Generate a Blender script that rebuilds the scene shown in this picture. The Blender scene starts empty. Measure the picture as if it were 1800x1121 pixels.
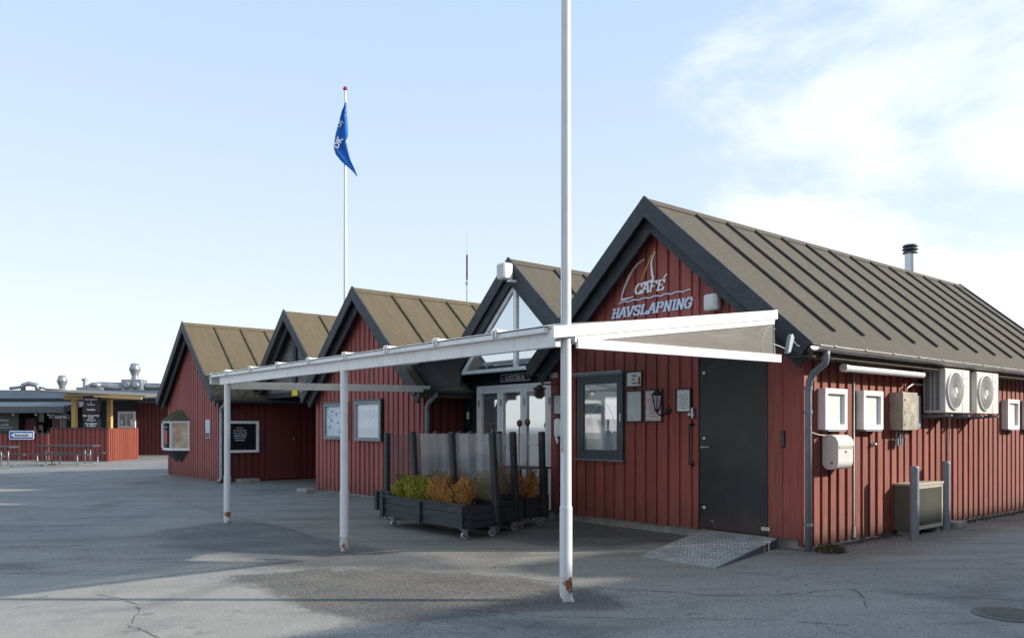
import bpy, bmesh, math, random
from mathutils import Vector, Matrix, noise
random.seed(7)
rad = math.radians
sc = bpy.context.scene
COL = sc.collection

# ---------------------------------------------------------------- camera
YAW = math.atan(1700 / 1420)
CAMH = 1.45
cam = bpy.data.cameras.new('camera')
cam.lens = 28.4; cam.sensor_width = 36
cam.shift_y = 191.5 / 1800
cam.clip_end = 3000; cam.clip_start = 0.05
camo = bpy.data.objects.new('camera', cam); COL.objects.link(camo)
camo.location = (0, 0, CAMH); camo.rotation_euler = (rad(90), 0, YAW)
sc.camera = camo
FWD = Vector((-math.sin(YAW), math.cos(YAW), 0)); RGT = Vector((math.cos(YAW), math.sin(YAW), 0))

# ---------------------------------------------------------------- light
SUN_H = Vector((0.65, 0.76, 0)).normalized()
SUN_E = rad(22.8)
sdir = Vector((SUN_H.x * math.cos(SUN_E), SUN_H.y * math.cos(SUN_E), math.sin(SUN_E)))
sl = bpy.data.lights.new('sun', 'SUN'); sl.energy = 2.85; sl.angle = rad(0.55); sl.color = (1, 0.93, 0.82)
so = bpy.data.objects.new('sun', sl); COL.objects.link(so)
so.rotation_euler = sdir.to_track_quat('Z', 'Y').to_euler(); so.location = (20, 20, 20)
sc.view_settings.view_transform = 'Standard'; sc.view_settings.look = 'None'
sc.view_settings.exposure = 1.18; sc.view_settings.gamma = 1
sc.cycles.max_bounces = 6; sc.cycles.transparent_max_bounces = 12

w = bpy.data.worlds.new('World'); sc.world = w; w.use_nodes = True
nt = w.node_tree; nt.nodes.clear()
N = nt.nodes.new; L = nt.links.new
out = N('ShaderNodeOutputWorld'); bg = N('ShaderNodeBackground'); bg.inputs[1].default_value = 0.12
sky = N('ShaderNodeTexSky'); sky.sky_type = 'NISHITA'; sky.sun_disc = False
sky.sun_elevation = SUN_E; sky.sun_rotation = math.atan2(SUN_H.x, SUN_H.y)
sky.air_density = 1.0; sky.dust_density = 1.2; sky.ozone_density = 1.2
tc = N('ShaderNodeTexCoord'); sep = N('ShaderNodeSeparateXYZ'); L(tc.outputs['Generated'], sep.inputs[0])
def mth(op, a, b=None, c=None, clamp=False):
    n = N('ShaderNodeMath'); n.operation = op; n.use_clamp = clamp
    for i, v in enumerate((a, b, c)):
        if v is None: continue
        if isinstance(v, (int, float)): n.inputs[i].default_value = v
        else: L(v, n.inputs[i])
    return n.outputs[0]
def mixc(f, a, b):
    n = N('ShaderNodeMix'); n.data_type = 'RGBA'
    if isinstance(f, (int, float)): n.inputs[0].default_value = f
    else: L(f, n.inputs[0])
    for i, v in ((6, a), (7, b)):
        if isinstance(v, tuple): n.inputs[i].default_value = (*v, 1)
        else: L(v, n.inputs[i])
    return n.outputs[2]
# thin high veil: whiter towards the horizon
zc = mth('MAXIMUM', sep.outputs[2], 0.0)
veil = mth('POWER', mth('SUBTRACT', 1.0, zc, None, True), 2.9)
haze_c = mixc(veil, (1.95, 2.75, 3.7), (3.95, 3.98, 4.05))
skyv = mixc(0.82, sky.outputs[0], haze_c)
# clouds
mp = N('ShaderNodeMapping'); mp.inputs['Scale'].default_value = (1, 1, 1.9); L(tc.outputs['Generated'], mp.inputs[0])
n1 = N('ShaderNodeTexNoise'); n1.inputs['Scale'].default_value = 3.1; n1.inputs['Detail'].default_value = 12; n1.inputs['Roughness'].default_value = 0.56; n1.inputs['Distortion'].default_value = 0.25
L(mp.outputs[0], n1.inputs[0])
dot = N('ShaderNodeVectorMath'); dot.operation = 'DOT_PRODUCT'; L(tc.outputs['Generated'], dot.inputs[0])
cc = (FWD + RGT * 0.60 + Vector((0, 0, 0.26))).normalized(); dot.inputs[1].default_value = cc
bias = mth('SMOOTH_MIN', mth('MULTIPLY', mth('SUBTRACT', dot.outputs['Value'], 0.945), 3.4), 0.14, 0.08)
back = mth('MULTIPLY', sep.outputs[2], 0.30)
bdot = N('ShaderNodeVectorMath'); bdot.operation = 'DOT_PRODUCT'; L(tc.outputs['Generated'], bdot.inputs[0]); bdot.inputs[1].default_value = -FWD
bias = mth('MAXIMUM', bias, mth('SUBTRACT', mth('MULTIPLY', bdot.outputs['Value'], 0.30), 0.07))  # unseen cloud cover added behind the camera to whiten the fill light
low = mth('MULTIPLY', mth('SUBTRACT', 0.20, zc, None, True), 1.0)
bias = mth('ADD', bias, low)
cm = mth('ADD', n1.outputs[0], bias)
mr = N('ShaderNodeMapRange'); mr.interpolation_type = 'SMOOTHSTEP'; L(cm, mr.inputs[0])
mr.inputs[1].default_value = 0.51; mr.inputs[2].default_value = 0.66; mr.inputs[4].default_value = 0.92
cm2 = mth('MULTIPLY', mr.outputs[0], mth('SUBTRACT', 1.0, mth('MULTIPLY', zc, 1.2), None, True))
n2 = N('ShaderNodeTexNoise'); n2.inputs['Scale'].default_value = 6.0; n2.inputs['Detail'].default_value = 8; L(mp.outputs[0], n2.inputs[0])
ccol = mixc(n2.outputs[0], (3.7, 3.85, 4.1), (5.4, 5.3, 5.15))
skyc = mixc(cm2, skyv, ccol)
L(skyc, bg.inputs[0]); L(bg.outputs[0], out.inputs[0])

# ---------------------------------------------------------------- materials
def mat(name, col, rough=0.6, metal=0.0, var=0.0, vscale=4.0, stretch=(1, 1, 1), bump=0.0, bscale=60.0, bstretch=None,
        dirt=None, dirt_amt=0.0, dscale=2.0, dlo=0.45, dhi=0.68, dstretch=None, splash=0.0, rnd=0.0, spec=0.5, trans=0.0, detail=6):
    m = bpy.data.materials.new(name); m.use_nodes = True
    t = m.node_tree; b = t.nodes['Principled BSDF']; n = t.nodes.new; l = t.links.new
    b.inputs['Roughness'].default_value = rough; b.inputs['Metallic'].default_value = metal
    b.inputs['Specular IOR Level'].default_value = spec
    b.inputs['Base Color'].default_value = (*col, 1)
    geo = n('ShaderNodeNewGeometry')
    def mapped(s, st):
        mp = n('ShaderNodeMapping'); l(geo.outputs['Position'], mp.inputs[0]); mp.inputs['Scale'].default_value = (s * st[0], s * st[1], s * st[2]); return mp.outputs[0]
    cur = None
    def mul(src, f, lo, hi):
        mrn = n('ShaderNodeMapRange'); l(f, mrn.inputs[0]); mrn.inputs[1].default_value = 0.3; mrn.inputs[2].default_value = 0.7
        mrn.inputs[3].default_value = lo; mrn.inputs[4].default_value = hi
        vm = n('ShaderNodeVectorMath'); vm.operation = 'SCALE'
        if src is None: vm.inputs[0].default_value = col
        else: l(src, vm.inputs[0])
        l(mrn.outputs[0], vm.inputs['Scale']); return vm.outputs[0]
    if var:
        nz = n('ShaderNodeTexNoise'); nz.inputs['Scale'].default_value = 1; nz.inputs['Detail'].default_value = detail; nz.inputs['Roughness'].default_value = 0.6
        l(mapped(vscale, stretch), nz.inputs[0]); cur = mul(cur, nz.outputs[0], 1 - var, 1 + var)
    if rnd:
        at = n('ShaderNodeAttribute'); at.attribute_name = 'rnd'
        mm = n('ShaderNodeMapRange'); l(at.outputs['Fac'], mm.inputs[0]); mm.inputs[3].default_value = 1 - rnd; mm.inputs[4].default_value = 1 + rnd
        vm = n('ShaderNodeVectorMath'); vm.operation = 'SCALE'
        if cur is None: vm.inputs[0].default_value = col
        else: l(cur, vm.inputs[0])
        l(mm.outputs[0], vm.inputs['Scale']); cur = vm.outputs[0]
    if dirt is not None:
        nz = n('ShaderNodeTexNoise'); nz.inputs['Scale'].default_value = 1; nz.inputs['Detail'].default_value = 8; nz.inputs['Roughness'].default_value = 0.65
        l(mapped(dscale, dstretch or stretch), nz.inputs[0])
        mm = n('ShaderNodeMapRange'); l(nz.outputs[0], mm.inputs[0]); mm.inputs[1].default_value = dlo; mm.inputs[2].default_value = dhi
        mm.inputs[4].default_value = dirt_amt
        mx = n('ShaderNodeMix'); mx.data_type = 'RGBA'; l(mm.outputs[0], mx.inputs[0])
        if cur is None: mx.inputs[6].default_value = (*col, 1)
        else: l(cur, mx.inputs[6])
        mx.inputs[7].default_value = (*dirt, 1); cur = mx.outputs[2]
    if splash:
        sz = n('ShaderNodeSeparateXYZ'); l(geo.outputs['Position'], sz.inputs[0]); nz = n('ShaderNodeTexNoise'); nz.inputs['Scale'].default_value = 1; nz.inputs['Detail'].default_value = 6; l(mapped(5.0, (1.6, 1.6, 0.7)), nz.inputs[0])
        ad = n('ShaderNodeMath'); ad.operation = 'MULTIPLY_ADD'; l(nz.outputs[0], ad.inputs[0]); ad.inputs[1].default_value = -0.9; l(sz.outputs[2], ad.inputs[2])
        mm = n('ShaderNodeMapRange'); l(ad.outputs[0], mm.inputs[0]); mm.inputs[1].default_value = -0.38; mm.inputs[2].default_value = 0.02; mm.inputs[3].default_value = splash; mm.inputs[4].default_value = 0.0
        mx = n('ShaderNodeMix'); mx.data_type = 'RGBA'; l(mm.outputs[0], mx.inputs[0]); l(cur, mx.inputs[6]); mx.inputs[7].default_value = (0.095, 0.042, 0.033, 1); cur = mx.outputs[2]
    if cur is not None: l(cur, b.inputs['Base Color'])
    if bump:
        nz = n('ShaderNodeTexNoise'); nz.inputs['Scale'].default_value = 1; nz.inputs['Detail'].default_value = 5
        l(mapped(bscale, bstretch or stretch), nz.inputs[0])
        bp = n('ShaderNodeBump'); bp.inputs['Strength'].default_value = bump; bp.inputs['Distance'].default_value = 0.01
        l(nz.outputs[0], bp.inputs['Height']); l(bp.outputs[0], b.inputs['Normal'])
    if trans: b.inputs['Transmission Weight'].default_value = trans
    return m

def glassy(name, tint, fac, rough=0.03, diff=None, diff_fac=0.0, transl=None):
    """clear sheet: transparent mixed with a gloss, optionally dusty"""
    m = bpy.data.materials.new(name); m.use_nodes = True
    t = m.node_tree; t.nodes.clear(); n = t.nodes.new; l = t.links.new
    o = n('ShaderNodeOutputMaterial'); tr = n('ShaderNodeBsdfTransparent'); tr.inputs[0].default_value = (*tint, 1)
    gl = n('ShaderNodeBsdfGlossy'); gl.inputs['Roughness'].default_value = rough; gl.inputs[0].default_value = (1, 1, 1, 1)
    lw = n('ShaderNodeLayerWeight'); lw.inputs[0].default_value = 0.5; fr = n('ShaderNodeMath'); fr.operation = 'POWER'; l(lw.outputs['Facing'], fr.inputs[0]); fr.inputs[1].default_value = 4.0
    ad = n('ShaderNodeMath'); ad.operation = 'MULTIPLY_ADD'; l(fr.outputs[0], ad.inputs[0]); ad.inputs[1].default_value = 0.7; ad.inputs[2].default_value = fac; ad.use_clamp = True
    mx = n('ShaderNodeMixShader'); l(ad.outputs[0], mx.inputs[0]); 
    if diff:
        df0 = n('ShaderNodeBsdfDiffuse'); df0.inputs[0].default_value = (*diff, 1); dt = n('ShaderNodeBsdfTranslucent'); dt.inputs[0].default_value = (*(transl or diff), 1)
        df = n('ShaderNodeMixShader'); df.inputs[0].default_value = 0.85 if transl else 0.0; l(df0.outputs[0], df.inputs[1]); l(dt.outputs[0], df.inputs[2])
        nz = n('ShaderNodeTexNoise'); nz.inputs['Scale'].default_value = 3; nz.inputs['Detail'].default_value = 8
        mr = n('ShaderNodeMapRange'); l(nz.outputs[0], mr.inputs[0]); mr.inputs[1].default_value = 0.3; mr.inputs[2].default_value = 0.7
        mr.inputs[3].default_value = diff_fac * 0.75; mr.inputs[4].default_value = min(1, diff_fac * 1.25)
        m2 = n('ShaderNodeMixShader'); l(mr.outputs[0], m2.inputs[0]); l(tr.outputs[0], m2.inputs[1]); l(df.outputs[0], m2.inputs[2])
        l(m2.outputs[0], mx.inputs[1])
    else: l(tr.outputs[0], mx.inputs[1])
    l(gl.outputs[0], mx.inputs[2]); l(mx.outputs[0], o.inputs[0])
    return m

M = {}
M['red'] = mat('red_paint', (0.31, 0.074, 0.060), 0.72, var=0.24, vscale=1.0, stretch=(26, 26, 1.6), bump=0.5, bscale=1, bstretch=(90, 90, 4), rnd=0.22,
               dirt=(0.32, 0.125, 0.10), dirt_amt=0.5, dscale=1.6, splash=0.55)
M['red_sun'] = mat('red_paint_weathered', (0.225, 0.055, 0.038), 0.74, var=0.28, vscale=1.0, stretch=(26, 26, 1.4), bump=0.6, bscale=1, bstretch=(90, 90, 4), rnd=0.15,
               dirt=(0.34, 0.125, 0.085), dirt_amt=0.5, dscale=1.5, splash=0.6)
M['red_pale'] = mat('red_paint_faded', (0.31, 0.088, 0.078), 0.72, var=0.14, vscale=1.0, stretch=(26, 26, 1.6), bump=0.5, bscale=1, bstretch=(90, 90, 4), rnd=0.12,
               dirt=(0.36, 0.15, 0.13), dirt_amt=0.45, dscale=1.6, splash=0.5)
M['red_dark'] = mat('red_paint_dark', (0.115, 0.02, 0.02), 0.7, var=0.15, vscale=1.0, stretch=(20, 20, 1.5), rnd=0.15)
M['orange'] = mat('red_orange_paint', (0.20, 0.042, 0.023), 0.7, var=0.12, vscale=1, stretch=(14, 14, 1.5), rnd=0.12)
M['tar'] = mat('tarred_board', (0.032, 0.04, 0.05), 0.62, var=0.35, vscale=1.2, stretch=(6, 6, 6), bump=0.5, bscale=50, dirt=(0.075, 0.088, 0.1), dirt_amt=0.55, dscale=5)
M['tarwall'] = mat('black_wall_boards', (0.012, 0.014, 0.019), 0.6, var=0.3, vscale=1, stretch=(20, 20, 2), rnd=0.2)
M['soffit'] = mat('dark_soffit', (0.02, 0.024, 0.028), 0.75, var=0.2)
M['felt'] = mat('roof_felt', (0.105, 0.087, 0.063), 0.93, var=0.3, vscale=30, bump=0.8, bscale=90, dirt=(0.075, 0.068, 0.055), dirt_amt=0.65, dscale=1.5, dstretch=(1.0, 4.5, 1.0), dlo=.42, dhi=.7)
M['felt_moss'] = mat('roof_felt_lichen', (0.135, 0.103, 0.062), 0.95, var=0.3, vscale=30, bump=1.0, bscale=80, dirt=(0.10, 0.082, 0.048), dirt_amt=0.8, dscale=1.3, dstretch=(1.0, 4.0, 1.0), dlo=.4, dhi=.68, stretch=(1, 1, 1))
M['batten'] = mat('roof_batten', (0.048, 0.045, 0.040), 0.9, var=0.3, vscale=6)
M['batten_moss'] = mat('roof_batten_lichen', (0.085, 0.075, 0.045), 0.95, var=0.4, vscale=5)
M['moss'] = mat('moss', (0.045, 0.052, 0.028), 1.0, var=0.5, vscale=12, bump=1.0, bscale=60, dirt=(0.10, 0.08, 0.04), dirt_amt=0.7, dscale=9)
M['white'] = mat('white_paint', (0.76, 0.77, 0.78), 0.38, var=0.06, vscale=3, dirt=(0.50, 0.49, 0.45), dirt_amt=0.5, dscale=3, dstretch=(3, 3, 0.8), dlo=.5)
M['offwhite'] = mat('offwhite_plastic', (0.66, 0.65, 0.62), 0.42, var=0.05, vscale=3, dirt=(0.5, 0.49, 0.45), dirt_amt=0.3, dscale=5)
M['grey'] = mat('grey_paint', (0.20, 0.235, 0.27), 0.5, var=0.1, vscale=6)
M['dkgrey'] = mat('dark_grey_paint', (0.07, 0.085, 0.10), 0.45, var=0.12, vscale=6)
M['zinc'] = mat('zinc', (0.27, 0.30, 0.33), 0.42, metal=0.55, var=0.15, vscale=6)
M['gutter'] = mat('gutter_metal', (0.35, 0.34, 0.32), 0.36, metal=0.5, var=0.2, vscale=5)
M['black'] = mat('black_metal', (0.015, 0.016, 0.018), 0.4, var=0.2, vscale=9)
M['rubber'] = mat('black_rubber', (0.03, 0.03, 0.032), 0.7)
M['door'] = mat('dark_door_paint', (0.013, 0.017, 0.021), 0.38, var=0.35, vscale=1.6, bump=0.12, bscale=8, dirt=(0.040, 0.045, 0.045), dirt_amt=0.45, dscale=3, splash=0.5)
M['steel'] = mat('steel', (0.55, 0.56, 0.57), 0.32, metal=0.9, var=0.1, vscale=10)
M['plate'] = mat('chequer_plate', (0.46, 0.475, 0.49), 0.45, metal=0.35, var=0.2, vscale=4, dirt=(0.2, 0.19, 0.17), dirt_amt=0.5, dscale=7)
M['concrete'] = mat('concrete', (0.30, 0.29, 0.27), 0.9, var=0.25, vscale=5, bump=0.6, bscale=50, dirt=(0.15, 0.145, 0.12), dirt_amt=0.5, dscale=6)
M['galv'] = mat('galvanised_box', (0.34, 0.31, 0.25), 0.55, metal=0.25, var=0.4, vscale=7, dirt=(0.2, 0.19, 0.13), dirt_amt=0.8, dscale=9)
M['beige'] = mat('beige_metal', (0.42, 0.40, 0.31), 0.5, var=0.1, vscale=6)
M['olive'] = mat('olive_louvre', (0.10, 0.11, 0.085), 0.6, var=0.15, vscale=6)
M['pole'] = mat('white_pole', (0.72, 0.74, 0.77), 0.35, var=0.05, vscale=3)
M['rust'] = mat('rusty_white_paint', (0.66, 0.66, 0.64), 0.6, var=0.1, vscale=9, dirt=(0.26, 0.10, 0.035), dirt_amt=1.0, dscale=9, dlo=.47, dhi=.56)
M['rusty'] = mat('brown_brass', (0.12, 0.075, 0.055), 0.45, metal=0.4, var=0.35, vscale=20)
M['paper'] = mat('paper', (0.76, 0.78, 0.81), 0.4, var=0.05, vscale=10)
M['pinkpaper'] = mat('pink_printed_paper', (0.68, 0.57, 0.62), 0.45, var=0.18, vscale=25, dirt=(0.35, 0.18, 0.22), dirt_amt=0.4, dscale=16)
M['greypaper'] = mat('grey_paper', (0.55, 0.59, 0.64), 0.35, var=0.08, vscale=9)
M['mappaper'] = mat('map_paper', (0.55, 0.62, 0.68), 0.3, var=0.12, vscale=9, dirt=(0.28, 0.38, 0.46), dirt_amt=0.7, dscale=6)
M['ink'] = mat('ink', (0.03, 0.03, 0.04), 0.5)
M['redink'] = mat('red_print', (0.45, 0.05, 0.05), 0.5)
M['lett_w'] = mat('white_lettering', (0.82, 0.83, 0.84), 0.4)
M['lett_b'] = mat('pale_blue_lettering', (0.58, 0.68, 0.84), 0.4)
M['lett_o'] = mat('orange_strip', (0.75, 0.36, 0.07), 0.4)
M['navy'] = mat('navy_enamel', (0.018, 0.045, 0.12), 0.3)
M['blue'] = mat('blue_sign', (0.02, 0.13, 0.48), 0.35)
M['flag'] = mat('blue_flag_cloth', (0.008, 0.13, 0.50), 0.8, var=0.1, vscale=3)
M['yellow'] = mat('yellow_label', (0.75, 0.62, 0.03), 0.5)
M['lamp_glass'] = mat('frosted_lamp_glass', (0.5, 0.52, 0.55), 0.25)
M['pine'] = mat('raw_pine', (0.52, 0.33, 0.13), 0.6, var=0.15, vscale=4, stretch=(4, 4, 1))
M['plank'] = mat('dark_planks', (0.055, 0.055, 0.065), 0.6, var=0.3, vscale=8)
M['banner'] = mat('dark_banner', (0.03, 0.028, 0.04), 0.6)
M['sheet'] = mat('dark_roof_sheet', (0.045, 0.06, 0.078), 0.6, var=0.25, vscale=1.5)
M['planter'] = mat('planter_black_stain', (0.022, 0.03, 0.038), 0.5, var=0.4, vscale=1, stretch=(3, 3, 30), bump=0.4, bscale=1, bstretch=(6, 6, 80), dirt=(0.06, 0.075, 0.09), dirt_amt=0.5, dscale=2)
M['soil'] = mat('soil', (0.03, 0.022, 0.015), 1.0, var=0.4, vscale=30, bump=1)
M['leafg'] = mat('leaf_yellow_green', (0.36, 0.36, 0.06), 0.65, var=0.35, vscale=14, rnd=0.55, spec=0.2)
M['leafo'] = mat('leaf_orange_brown', (0.52, 0.28, 0.09), 0.7, var=0.35, vscale=14, rnd=0.5, spec=0.2)
M['weed'] = mat('dry_weed', (0.10, 0.075, 0.05), 0.95, rnd=0.5)
M['twig'] = mat('twig', (0.05, 0.03, 0.02), 0.9)
M['caster'] = mat('caster_white', (0.5, 0.53, 0.57), 0.35, metal=0.2)
M['casterblue'] = mat('caster_blue', (0.03, 0.12, 0.30), 0.4)
M['darkglass'] = mat('dark_window_glass', (0.012, 0.016, 0.022), 0.04, spec=0.8)
M['blueglass'] = mat('sky_window_glass', (0.62, 0.66, 0.69), 0.03, metal=0.92)
M['paleglass'] = mat('pale_door_glass', (0.62, 0.66, 0.69), 0.05, metal=0.85)
M['blind'] = mat('white_window_blind', (0.74, 0.74, 0.73), 0.25, var=0.03, vscale=5, spec=0.6)
M['siding'] = mat('grey_horizontal_siding', (0.16, 0.145, 0.15), 0.7, var=0.25, vscale=1, stretch=(2, 2, 20), rnd=0.2)
M['fasciawood'] = mat('weathered_fascia', (0.15, 0.135, 0.115), 0.75, var=0.25, vscale=3, stretch=(1, .5, 8))
M['acrylic'] = glassy('clear_acrylic', (0.9, 0.9, 0.92), 0.09, 0.06, (0.6, 0.58, 0.62), 0.09)
M['polyc'] = glassy('dirty_roof_sheet', (0.55, 0.54, 0.5), 0.03, 0.2, (0.5, 0.48, 0.44), 0.62, transl=(0.95, 0.93, 0.89))
M['sideglass'] = glassy('dusty_side_pane', (0.8, 0.8, 0.78), 0.02, 0.1, (0.55, 0.53, 0.49), 0.34)
M['clear'] = glassy('clear_glass', (0.92, 0.95, 0.96), 0.06, 0.02)
M['winglass'] = glassy('window_glass', (0.92, 0.95, 0.96), 0.30, 0.02)
M['bayart'] = mat('sea_mural', (0.42, 0.38, 0.27), 0.4, var=0.25, vscale=5, dirt=(0.40, 0.13, 0.07), dirt_amt=0.8, dscale=3)
M['iron'] = mat('cast_iron', (0.12, 0.115, 0.105), 0.75, metal=0.1, var=0.3, vscale=14)
M['boat'] = mat('white_gelcoat', (0.75, 0.76, 0.78), 0.25)
M['seagreen'] = mat('weathered_copper_paint', (0.3, 0.33, 0.34), 0.5)
M['purple'] = mat('dull_purple_lettering', (0.3, 0.14, 0.2), 0.5)

def ground_mat():
    m = bpy.data.materials.new('ground_surface'); m.use_nodes = True
    t = m.node_tree; b = t.nodes['Principled BSDF']; n = t.nodes.new; l = t.links.new
    geo = n('ShaderNodeNewGeometry')
    def noi(s, d=6, r=0.6, st=(1, 1, 1), dist=0.0):
        mp = n('ShaderNodeMapping'); l(geo.outputs['Position'], mp.inputs[0]); mp.inputs['Scale'].default_value = (s * st[0], s * st[1], s * st[2])
        z = n('ShaderNodeTexNoise'); z.inputs['Scale'].default_value = 1; z.inputs['Detail'].default_value = d; z.inputs['Roughness'].default_value = r; z.inputs['Distortion'].default_value = dist
        l(mp.outputs[0], z.inputs[0]); return z.outputs[0]
    def rng(f, a, c, lo, hi):
        mm = n('ShaderNodeMapRange'); l(f, mm.inputs[0]); mm.inputs[1].default_value = a; mm.inputs[2].default_value = c; mm.inputs[3].default_value = lo; mm.inputs[4].default_value = hi; return mm.outputs[0]
    def op(o, a, c):
        q = n('ShaderNodeMath'); q.operation = o
        for i, v in enumerate((a, c)):
            if isinstance(v, (int, float)): q.inputs[i].default_value = v
            else: l(v, q.inputs[i])
        return q.outputs[0]
    def mx(f, a, c):
        q = n('ShaderNodeMix'); q.data_type = 'RGBA'
        if isinstance(f, (int, float)): q.inputs[0].default_value = f
        else: l(f, q.inputs[0])
        for i, v in ((6, a), (7, c)):
            if isinstance(v, tuple): q.inputs[i].default_value = (*v, 1)
            else: l(v, q.inputs[i])
        return q.outputs[2]
    at = n('ShaderNodeAttribute'); at.attribute_name = 'wear'; sp = n('ShaderNodeSeparateColor'); l(at.outputs['Color'], sp.inputs[0])
    edge = op('ADD', op('MULTIPLY', op('SUBTRACT', noi(1.6, 8, 0.65), 0.5), 0.55), op('MULTIPLY', op('SUBTRACT', noi(9, 5, 0.7), 0.5), 0.22))
    def mask(ch, soft=0.03):
        return rng(op('ADD', ch, edge), 0.5 - soft, 0.5 + soft, 0, 1)
    k1 = rng(noi(0.32, 7, 0.6, dist=0.4), 0.38, 0.62, 0, 1); k2 = rng(noi(2.3, 6, 0.6), 0.35, 0.65, 0, 1)
    c = mx(k1, (0.275, 0.262, 0.243), (0.208, 0.202, 0.196)); c = mx(op('MULTIPLY', k2, 0.35), c, (0.25, 0.245, 0.235))
    ms, mc, md, mw = mask(sp.outputs[0]), mask(sp.outputs[1], 0.06), mask(sp.outputs[2], 0.16), mask(at.outputs['Alpha'])
    c = mx(mw, c, mx(k2, (0.245, 0.236, 0.222), (0.212, 0.206, 0.197)))
    c = mx(ms, c, mx(k2, (0.315, 0.298, 0.268), (0.275, 0.262, 0.238)))
    c = mx(mc, c, mx(k2, (0.165, 0.152, 0.136), (0.125, 0.118, 0.108)))
    sxy = n('ShaderNodeSeparateXYZ'); l(geo.outputs['Position'], sxy.inputs[0])
    wx = rng(op('ADD', op('ABSOLUTE', op('ADD', sxy.outputs[0], 4.75), 0), op('MULTIPLY', noi(1.8, 6), 0.9)), 0.55, 1.1, 0.6, 0)
    wy = rng(sxy.outputs[1], 7.6, 8.5, 0, 1); wy2 = rng(sxy.outputs[0], -6.0, -5.6, 0, 1)
    c = mx(op('MULTIPLY', op('MULTIPLY', wx, wy), wy2), c, mx(k2, (0.155, 0.140, 0.095), (0.125, 0.105, 0.085)))
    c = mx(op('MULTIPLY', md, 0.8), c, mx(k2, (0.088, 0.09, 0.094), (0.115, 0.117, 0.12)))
    st = (0.075, 0.075, 0.078)
    mr_ = n('ShaderNodeMapping'); mr_.vector_type = 'TEXTURE'; l(geo.outputs['Position'], mr_.inputs[0]); mr_.inputs['Rotation'].default_value = (0, 0, YAW + 0.12); mr_.inputs['Scale'].default_value = (2.6, 0.42, 1)
    zs = n('ShaderNodeTexNoise'); zs.inputs['Scale'].default_value = 1; zs.inputs['Detail'].default_value = 9; zs.inputs['Roughness'].default_value = 0.62; zs.inputs['Distortion'].default_value = 0.7; l(mr_.outputs[0], zs.inputs[0])
    c = mx(op('MULTIPLY', rng(zs.outputs[0], 0.50, 0.66, 0, 0.42), op('SUBTRACT', 1.0, op('MULTIPLY', ms, 0.6))), c, st)
    c = mx(op('MULTIPLY', rng(zs.outputs[0], 0.46, 0.34, 0, 0.30), op('SUBTRACT', 1.0, mc)), c, (0.31, 0.30, 0.28))
    c = mx(rng(noi(0.6, 8, 0.62, (1, 0.7, 1), 0.6), 0.54, 0.68, 0, 0.5), c, st)
    c = mx(rng(noi(4.2, 3, 0.5, (1.3, .8, 1)), 0.64, 0.70, 0, 0.38), c, st)
    c = mx(rng(noi(1.3, 3, 0.5, (0.5, 2.2, 1), 1.5), 0.66, 0.70, 0, 0.25), c, (0.33, 0.32, 0.30))
    # fine crazing
    mp = n('ShaderNodeMapping'); l(geo.outputs['Position'], mp.inputs[0])
    nz = n('ShaderNodeTexNoise'); nz.inputs['Scale'].default_value = 1.6; nz.inputs['Detail'].default_value = 8; l(mp.outputs[0], nz.inputs[0])
    va = n('ShaderNodeVectorMath'); va.operation = 'MULTIPLY_ADD'; l(nz.outputs['Color'], va.inputs[0]); va.inputs[1].default_value = (1.5, 1.5, 0); l(mp.outputs[0], va.inputs[2])
    for sc_, wd, am in ((0.40, 0.005, 0.6), (1.5, 0.010, 0.45)):
        vo = n('ShaderNodeTexVoronoi'); vo.feature = 'DISTANCE_TO_EDGE'; vo.inputs['Scale'].default_value = sc_; l(va.outputs[0], vo.inputs['Vector'])
        ck = op('MULTIPLY', rng(vo.outputs['Distance'], 0.0, wd, 1, 0), rng(noi(0.45, 3), 0.48, 0.58, 0, am))
        c = mx(op('MULTIPLY', ck, op('SUBTRACT', 1.0, op('MULTIPLY', ms, 0.8))), c, (0.045, 0.044, 0.042))
    g = noi(75, 2, 0.5); g2 = noi(24, 4, 0.7)
    gr = mx(ms, mx(mc, (0.55, 0, 0), (0.85, 0, 0)), (0.24, 0, 0)); gs = n('ShaderNodeSeparateColor'); l(gr, gs.inputs[0])
    for gg, kk in ((g, 1.0), (g2, 0.6)):
        sc_ = op('ADD', 1.0, op('MULTIPLY', op('MULTIPLY', op('SUBTRACT', gg, 0.5), 4.0), op('MULTIPLY', gs.outputs[0], kk)))
        vm = n('ShaderNodeVectorMath'); vm.operation = 'SCALE'; l(c, vm.inputs[0]); l(sc_, vm.inputs['Scale']); c = vm.outputs[0]
    l(c, b.inputs['Base Color']); l(op('SUBTRACT', rng(noi(1.1), 0.35, 0.65, 0.72, 0.92), op('MULTIPLY', md, 0.15)), b.inputs['Roughness'])
    b.inputs['Specular IOR Level'].default_value = 0.3
    bp = n('ShaderNodeBump'); bp.inputs['Strength'].default_value = 0.7; bp.inputs['Distance'].default_value = 0.012
    l(op('ADD', op('MULTIPLY', g, gs.outputs[0]), noi(6, 5)), bp.inputs['Height']); l(bp.outputs[0], b.inputs['Normal'])
    return m
M['crack'] = mat('crack_dirt', (0.06, 0.056, 0.05), 1.0)

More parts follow.
